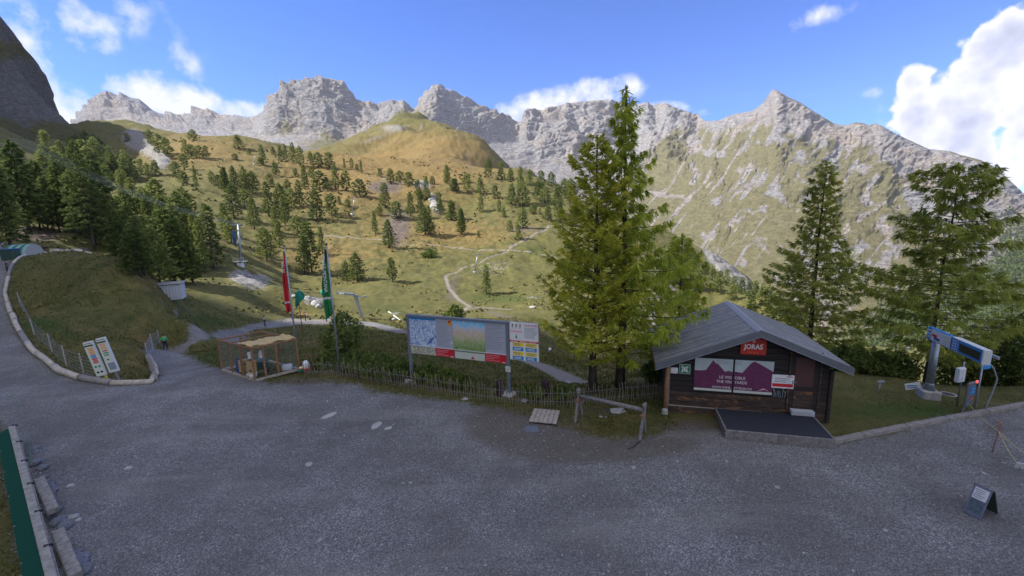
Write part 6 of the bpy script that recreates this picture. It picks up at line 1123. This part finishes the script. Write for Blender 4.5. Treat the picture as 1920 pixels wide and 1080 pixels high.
MB().tube([(0, 0, 0), (0, 0, zp)], .03, 6).build('pole', M_STEEL, tb); za_ = at_y(1804, 714, pb.y).z-tb.location.z; zb_ = at_y(1804, 688, pb.y).z-tb.location.z; MB().box((-.17, -.08, (za_+zb_)/2), (.36, .14, zb_-za_), .25, .015).build('box', M_WHITE, tb); MB().box((-.19, -.157, (za_+zb_)/2), (.26, .008, (zb_-za_)*.8), .25).build('cover', M_PALEBOX, tb)
# manhole, white barrier sign
P = ground(1778, 742); P = Vector(at_z(1778, 740, 0)); t = thing('manhole', 'round dark manhole cover with grey ring in the grass beside the concrete block', 'manhole', P); MB().lathe([(.25, 0), (.27, .03), (.22, .035), (.21, .02)], n=20).build('ring', M_CONC, t); MB().lathe([(.001, .01), (.205, .01), (.205, .025), (.001, .025)], n=20).build('cover', plain('rusty_iron', (.07, .055, .05), .8), t)
P = at_z(1710, 734, 0); t = thing('low_banner', 'low white and blue banner at the grass edge left of the steel column', 'banner', P, -.25); MB().box((0, 0, .24), (.55, .03, .28), Matrix.Rotation(-.25, 3, 'Y'), .006).build('board', M_WHITE, t); lines('blue_lettering', -.22, .2, .16, .30, 2, -.02, M_BLUE, t, .5, 4); MB().box((-.25, .02, .05), (.03, .03, .2)).build('stake', M_WOODG, t); MB().box((.25, .02, .05), (.03, .03, .2)).build('stake', M_WOODG, t)
P = at_z(1645, 741, -.1); t = thing('ski_rack', 'small grey metal stand at the grass edge right of the cabin', 'stand', P); MB().tube([(0, 0, 0), (.06, 0, .55)], .03, 6).build('leg', M_STEEL, t); MB().box((.08, 0, .6), (.34, .12, .06), .3, .01).build('top_bar', M_STEEL, t); MB().box((0, 0, .0), (.24, .2, .06)).build('foot', M_CONC, t)
for (u, v, s_, l_) in ((1668,737,.35,'flat grey stone at the grass edge right of the cabin'),(1690,735,.25,'small pale stone at the grass edge left of the banner')): stone(u, v, s_, l_, None, RKG[0], .4, at_z(u, v, -.05))
# timber edging
ep = [(1556,828),(1618,815),(1700,799),(1775,785),(1850,771),(1925,757),(2010,740)]; M_EDGE = plain('grey_sleeper', (.24, .22, .215), .9, 0, .15, .3, 6, .5)
nm_ = ['next to the cabin deck', 'right of the cabin deck', 'below the lawn middle', 'below the steel column', 'at the lift gate', 'at the right edge of the view']
for k, (p, q) in enumerate(zip(ep, ep[1:])):
    a = at_z(*p, .08); b_ = at_z(*q, .08); d = b_-a; o = MB().box((0, 0, .07), (d.length-.03, .20, .16), bev=.02).build('edging_beam', M_EDGE, None, ((a.x+b_.x)/2, (a.y+b_.y)/2, 0), (0, 0, math.atan2(d.y, d.x))); tag(o, 'grey timber edging beam of the lawn %s' % nm_[k], 'beam', 'timber beams edging the lawn')
# sandwich board
P = at_z(1836, 962, 0); t = thing('sandwich_board', 'small folding sandwich board with white notice standing on the gravel at the right', 'sandwich board', P, math.radians(-72)); t.scale = (.82, .82, .82); M_SBF = plain('board_frame', (.16, .17, .26), .5)
tl_ = math.radians(-24); bx_ = Matrix.Rotation(tl_, 3, 'X'); by_ = Matrix.Rotation(-tl_, 3, 'X')
def lean(p, m_, o): return tuple(m_ @ Vector(p) + Vector(o))
fr_ = MB().box(lean((0, 0, .50), bx_, (0, -.40, 0)), (.42, .025, .96), bx_, .006).build('front_frame', M_SBF, t); MB().box(lean((0, -.016, .74), bx_, (0, -.40, 0)), (.33, .006, .36), bx_).build('white_notice', M_WHITE, fr_); MB().box(lean((0, -.016, .34), bx_, (0, -.40, 0)), (.33, .006, .40), bx_).build('chalk_panel', plain('chalk_panel', (.10, .14, .17), .7, 0, .3, .4, 12), fr_)
b = MB()
for k in range(5): b.box(lean((-.04+.02*(k % 2), -.021, .86-k*.06), bx_, (0, -.40, 0)), (.26-.05*(k % 3), .003, .02), bx_)
b.build('printed_text', M_TXT, fr_); MB().box(lean((0, 0, .50), by_, (0, .42, 0)), (.50, .02, .96), by_, .006).build('rear_frame', plain('dark_green_board', (.05, .08, .06), .6), t); MB().bar((-.2, -.24, .35), (-.2, .26, .35), .015).build('stay', M_STEEL, t)
# rope, stake and tag
st0 = at_z(1860, 848, 0); t = thing('stake', 'thin reddish stake stuck in the gravel behind the sandwich board', 'stake', st0); tp_ = at_y(1877, 793, st0.y)-st0; MB().tube([(0, 0, -.05), tp_], .014, 6).build('rod', plain('rusty_red', (.30, .08, .07), .7), t); MB().lathe([(.02, -.02), (.025, .02)], tp_).build('cap', M_ORANGE, t)
g0 = Pg+Vector((cx, .05, .35)); s1w = st0+tp_*.72; e1 = at_z(1907, 868, .25); e2 = at_z(1935, 858, .35); M_ROPE = plain('yellow_rope', (.50, .42, .18), .9)
for k, (pa_, pb_) in enumerate(((g0, s1w), (s1w, e1), (s1w, e2))): o = MB().tube([pa_.lerp(pb_, q/6)-pa_-Vector((0, 0, .06*math.sin(q/6*3.14))) for q in range(7)], .010, 5).build('rope', M_ROPE, None, pa_); tag(o, ['yellow rope from the lift gate to the reddish stake', 'yellow rope from the stake down to the small tag', 'yellow rope from the stake out of the right edge'][k], 'rope')
P = at_z(1912, 885, 0); t = thing('small_tag', 'small white tag plate held by the rope at the right edge', 'tag', P, -.5); MB().box((0, 0, .20), (.24, .02, .26), Matrix.Rotation(.5, 3, 'X'), .004).build('plate', M_WHITE, t); MB().tube([(0, .03, 0), (0, .03, .2)], .012, 5).build('peg', M_WOODG, t)

# ================================================================== shrubs and ground cover
def shrub(P, w_, h_, n, label, mat, seed, blade=.16, group=None, name='shrub', tall=False):
    rg = np.random.default_rng(seed); t = thing(name, label, 'shrub', P, 0, group); ns = 9; paths = []; Pb = []; Dd_ = []
    for k in range(ns):
        a_ = rg.uniform(0, 6.28); r_ = rg.random()**.5*w_*.5; e = np.array([r_*math.cos(a_), r_*math.sin(a_), h_*rg.uniform(.6, 1)]); paths.append(np.array([(e[0]*.2*0, 0, -.05, .025), (e[0]*.5, e[1]*.5, e[2]*.5, .018), (e[0], e[1], e[2], .006)]))
    V, Fc = tubes(paths, 4); link('stems', np_mesh('stems', V, Fc, M_BARK, True), None, t)
    th = rg.uniform(0, 6.28, n); u_ = rg.random(n); rr_ = rg.random(n)**.45; lump = 1+.28*np.sin(th*3+seed)+.18*np.sin(th*7+seed*2)
    zz = h_*(u_**.8)*(.75+.25*np.sin(th*4+seed)); pr = np.sin(np.clip(zz/h_*2.6+.5, 0, 3.1)); P_ = np.stack([rr_*w_*.5*lump*pr*np.cos(th), rr_*w_*.5*lump*pr*np.sin(th), zz], -1); D = rg.normal(size=(n, 3)); D[:, 2] = np.abs(D[:, 2])*(1.6 if tall else .7); D /= np.linalg.norm(D, axis=1)[:, None]; D *= (blade*rg.uniform(.5, 1.4, n))[:, None]
    link('foliage', blade_mesh('foliage', P_, D, np.full(n, blade*.22), mat), None, t); return t
SH = [(655,702,1.8,1.0,'tall willow shrub just right of the green flagpole base'),(690,708,2.2,1.0,'wide willow shrub between flagpole and information board'),(725,712,2.0,.95,'willow shrub left of the left board post'),(750,716,1.3,.8,'low shrub touching the left board post'),(800,722,1.6,.75,'low green shrub under the winter map'),(835,728,1.4,.65,'low green shrub under the middle of the board'),(870,734,1.0,.55,'small weed bush under the summer map'),(600,694,1.4,.8,'flowering shrub between hen cage and flagpole'),(1000,752,1.2,.35,'low nettle bush behind the fence right of the board'),(1060,752,1.2,.35,'low nettle bush behind the fence near the log rail')]
for i, (u, v, w_, h_, l_) in enumerate(SH): P = ground(u, v); P.y += .5; P.z = gz(P.x, P.y); shrub(P, w_, h_*1.15, 1500, l_, M_SHRUB, 300+i, .15, tall=True)
P = ground(645, 668); shrub(P, 2.6, max(2.4, height_to(P, 640, 585)), 4200, 'young bushy spruce right behind the green flagpole', M_PINE, 320, .22)
P = ground(852, 604); shrub(P, 3.2, 3.0, 2500, 'round green bush poking above the information board', M_SHRUB, 321, .35)
for i, (u, v, w_, h_, l_) in enumerate(((806,484,5,3,'round bright bush on the slope near the zigzag trail'),(676,520,0,0,''),(700,470,0,0,''))):
    if w_: P = ground(u, v); shrub(P, w_, h_, 900, l_, M_SHRUB, 330+i, .6)
for i, (u, y_, w_, h_, l_) in enumerate(((1895,19.5,2.6,3.0,'dark leafy thicket at the right edge behind the lawn'),(1850,20.5,2.4,2.4,'dark leafy bush right of the lift gate'),(1815,21.5,2.2,2.0,'leafy bush behind the hanging box'),(1940,18.5,2.6,3.2,'dense thicket cut by the right edge of the view'),(1780,21.5,1.8,1.6,'low leafy bush right of the broad larch trunk'),(1600,20.6,1.6,1.0,'low bush beside the cabin right wall'),(1640,20.4,1.6,.8,'low bush at the grass edge right of the cabin'),(1685,20.2,1.6,.7,'low bush behind the low banner'),(1575,20.3,1.5,1.1,'bush at the rear right corner of the cabin'),(1228,19.6,1.3,.9,'bush behind the fence end left of the cabin'))):
    q = at_y(u, 735, y_); P = Vector((q.x, y_, gz(q.x, y_))); shrub(P, w_, h_+max(0, -P.z)*.8, 2600, l_, M_SHRUB if i > 4 else M_LARCH2 if i == 2 else M_SHRUB, 340+i, .16)
# rosebay with pink flowers behind the cage
P = ground(588, 690); t = shrub(P, 1.3, .8, 300, 'reddish pink flowering weeds right of the hen cage', foliage_mat('pink_flowers', [(.20, .05, .08), (.34, .10, .14), (.40, .2, .22)], 6), 360, .08)
for i, (u, y_, hh, sd) in enumerate(((1600,34,9,1),(1450,30,7.5,2),(1670,30,7,3),(1880,27,9,4),(1560,40,9,5))):   # young larches on the drop
    q = at_y(u, 700, y_); P = Vector((q.x, y_, gz(q.x, y_))); ms = conifer(hh, lambda t_: 2.0*(1-t_)**.7+.15, 70, 400+sd, start=.05, rise=.2, droop=.4, tip=.3, dens=55, slen=.33, sw=.032, hang=.6, mat=M_LARCH2); place_tree('larch_tree', ms, P, hh, hh, ['young larch top left of the broad larch, beyond the lawn edge', 'young larch whose top shows behind the cabin roof', 'thin young larch between the column-top larch and the broad one', 'young larch behind the right thicket', 'far young larch between the two right larches'][i], 'larch tree')
# ---- grass blades over the near turf
n = 150000; az_r = RNG.uniform(-.96, .96, n); rr_ = 14+(RNG.random(n)**1.3)*62; gx_ = rr_*np.sin(az_r); gy_ = rr_*np.cos(az_r)
sd = np.maximum(sdist(gx_, gy_, PLAZA), sdist(gx_, gy_, PLAZA2)); keep = sd < -.12+RNG.normal(size=n)*.12
hutm = (gx_ > FL.x-.1) & (gx_ < FR.x+.2) & (gy_ > 13.9) & (gy_ < 22); keep &= ~hutm
for P_, hw in TRW: keep &= sdist(gx_, gy_, P_, False) > hw+.1
gx_, gy_ = gx_[keep], gy_[keep]; rr_ = rr_[keep]; gzz = tz(gx_, gy_); m2 = len(gx_); cl = fbm(gx_/1.1, gy_/1.1, 4.0, 3)
hb = .085+.10*np.clip(cl+.1, 0, 1)*2.2+.05*RNG.random(m2); hb *= np.clip(rr_/26, .7, 1.5)*np.where((gx_ < -.42*gy_), .75, 1.0)
lawn = (gx_ > FR.x) & (gy_ < 21); hb = np.where(lawn, hb*.35, hb)
D = RNG.normal(size=(m2, 3))*.45; D[:, 2] = 1; D *= hb[:, None]; P_ = np.stack([gx_, gy_, gzz-.02], -1); Wd2 = .012+.010*rr_/22
M_GR = Mat('grass_blades', rough=.9, spec=.1); n1 = M_GR.noise(1.3, 5, .7); n2 = M_GR.noise(.3, 4, .6); cA = M_GR.ramp(n1, [(.3, (.045, .065, .016)), (.5, (.11, .12, .035)), (.72, (.24, .20, .08))]); M_GR.col(M_GR.mix(M_GR.math('MULTIPLY', M_GR.math('SUBTRACT', n2, .42), 4, clamp=True), cA, M_GR.ramp(n1, [(.3, (.07, .085, .025)), (.6, (.20, .155, .06)), (.75, (.30, .22, .10))])))
o = link('grass', blade_mesh('grass', P_, D, Wd2, M_GR.m)); o['kind'] = 'stuff'; o['label'] = 'short rough grass over mound and meadow edge'
# ---- heath tufts that roughen the far pasture
n = 26000; az_r = RNG.uniform(-.95, .62, n); rr_ = 75*np.exp(RNG.random(n)*2.0); gx_ = rr_*np.sin(az_r); gy_ = rr_*np.cos(az_r); cl = fbm(gx_/22, gy_/22, 14.0, 4)+.5*fbm(gx_/5, gy_/5, 3.0, 2); kk = cl > .16; 
for P_, hw in TRW: kk &= sdist(gx_, gy_, P_, False) > hw+.8
gx_, gy_, rr_ = gx_[kk], gy_[kk], rr_[kk]; m2 = len(gx_); hb = RNG.uniform(.25, .75, m2)*np.clip(rr_/140, .7, 2.2); D = RNG.normal(size=(m2, 3))*.8; D[:, 2] = .8; D *= hb[:, None]
M_HT = Mat('heath', rough=.95, spec=.1); M_HT.col(M_HT.ramp(M_HT.noise(.08, 5, .75), [(.35, (.07, .075, .025)), (.5, (.13, .12, .04)), (.62, (.18, .125, .05)), (.7, (.22, .18, .075))]))
o = link('heath', blade_mesh('heath', np.stack([gx_, gy_, tz(gx_, gy_)-.05], -1), D, hb*.5, M_HT.m)); o['kind'] = 'stuff'; o['label'] = 'low heath tufts and dwarf juniper over the pasture'
# ---- loose gravel
n = 13000; a_ = RNG.uniform(-1.0, 1.0, n); r_ = 5.2+RNG.random(n)**1.1*17; X_ = r_*np.sin(a_); Y_ = r_*np.cos(a_); sd = sdist(X_, Y_, PLAZA); k_ = (sd > -.3) & ~((X_ > FL.x-.2) & (X_ < FR.x+.3) & (Y_ > 14.0)); X_, Y_ = X_[k_], Y_[k_]; n = len(X_)
oct_ = np.array([(1,0,0),(-1,0,0),(0,1,0),(0,-1,0),(0,0,1),(0,0,-.6)]); of_ = np.array([(0,2,4),(2,1,4),(1,3,4),(3,0,4),(2,0,5),(1,2,5),(3,1,5),(0,3,5)])
s3 = (.011+.030*RNG.random(n)**5)[:, None]*RNG.uniform(.6, 1.3, (n, 3)); s3[:, 2] *= .7; r2 = RNG.uniform(0, 6.28, n); V = oct_[None]*s3[:, None]*RNG.uniform(.75, 1.2, (n, 6, 1)); Vx = V[..., 0]*np.cos(r2)[:, None]-V[..., 1]*np.sin(r2)[:, None]; Vy = V[..., 0]*np.sin(r2)[:, None]+V[..., 1]*np.cos(r2)[:, None]
V = np.stack([Vx+X_[:, None], Vy+Y_[:, None], V[..., 2]+.006+tz(X_, Y_)[:, None]], -1).reshape(-1, 3); T = (np.arange(n)[:, None, None]*6+of_[None]).reshape(-1, 3)
M_PB = Mat('loose_stones', rough=.9); M_PB.col(M_PB.ramp(M_PB.noise(3.1, 2, .5), [(.3, (.17, .17, .18)), (.5, (.30, .30, .31)), (.7, (.50, .50, .51))])); o = link('gravel', np_mesh('gravel', V, T, M_PB.m, False)); o['kind'] = 'stuff'; o['label'] = 'loose grey gravel stones on the forecourt'

# ---- labels of look-alikes: say which by place among their own kind
ordinal = ['leftmost', 'second from the left', 'third from the left', 'fourth from the left', 'fifth from the left', 'sixth from the left', 'seventh from the left', 'eighth from the left', 'ninth from the left', 'tenth from the left', 'eleventh from the left', 'twelfth from the left', 'thirteenth from the left', 'fourteenth from the left', 'fifteenth from the left', 'sixteenth from the left', 'seventeenth from the left', 'eighteenth from the left']
bpy.context.view_layer.update(); by = {}
for o in S.objects:
    if o.parent is None and 'label' in o.keys() and 'category' in o.keys(): by.setdefault(o['label'], []).append(o)
for lab, os_ in by.items():
    if len(os_) < 2 or len(os_) > 18: continue
    pr_ = project([tuple(o.location) for o in os_])[0]
    for k, i in enumerate(np.argsort(pr_)):
        os_[i]['label'] = lab+', '+(ordinal[k] if k < len(os_)-1 or k == 0 else 'rightmost')
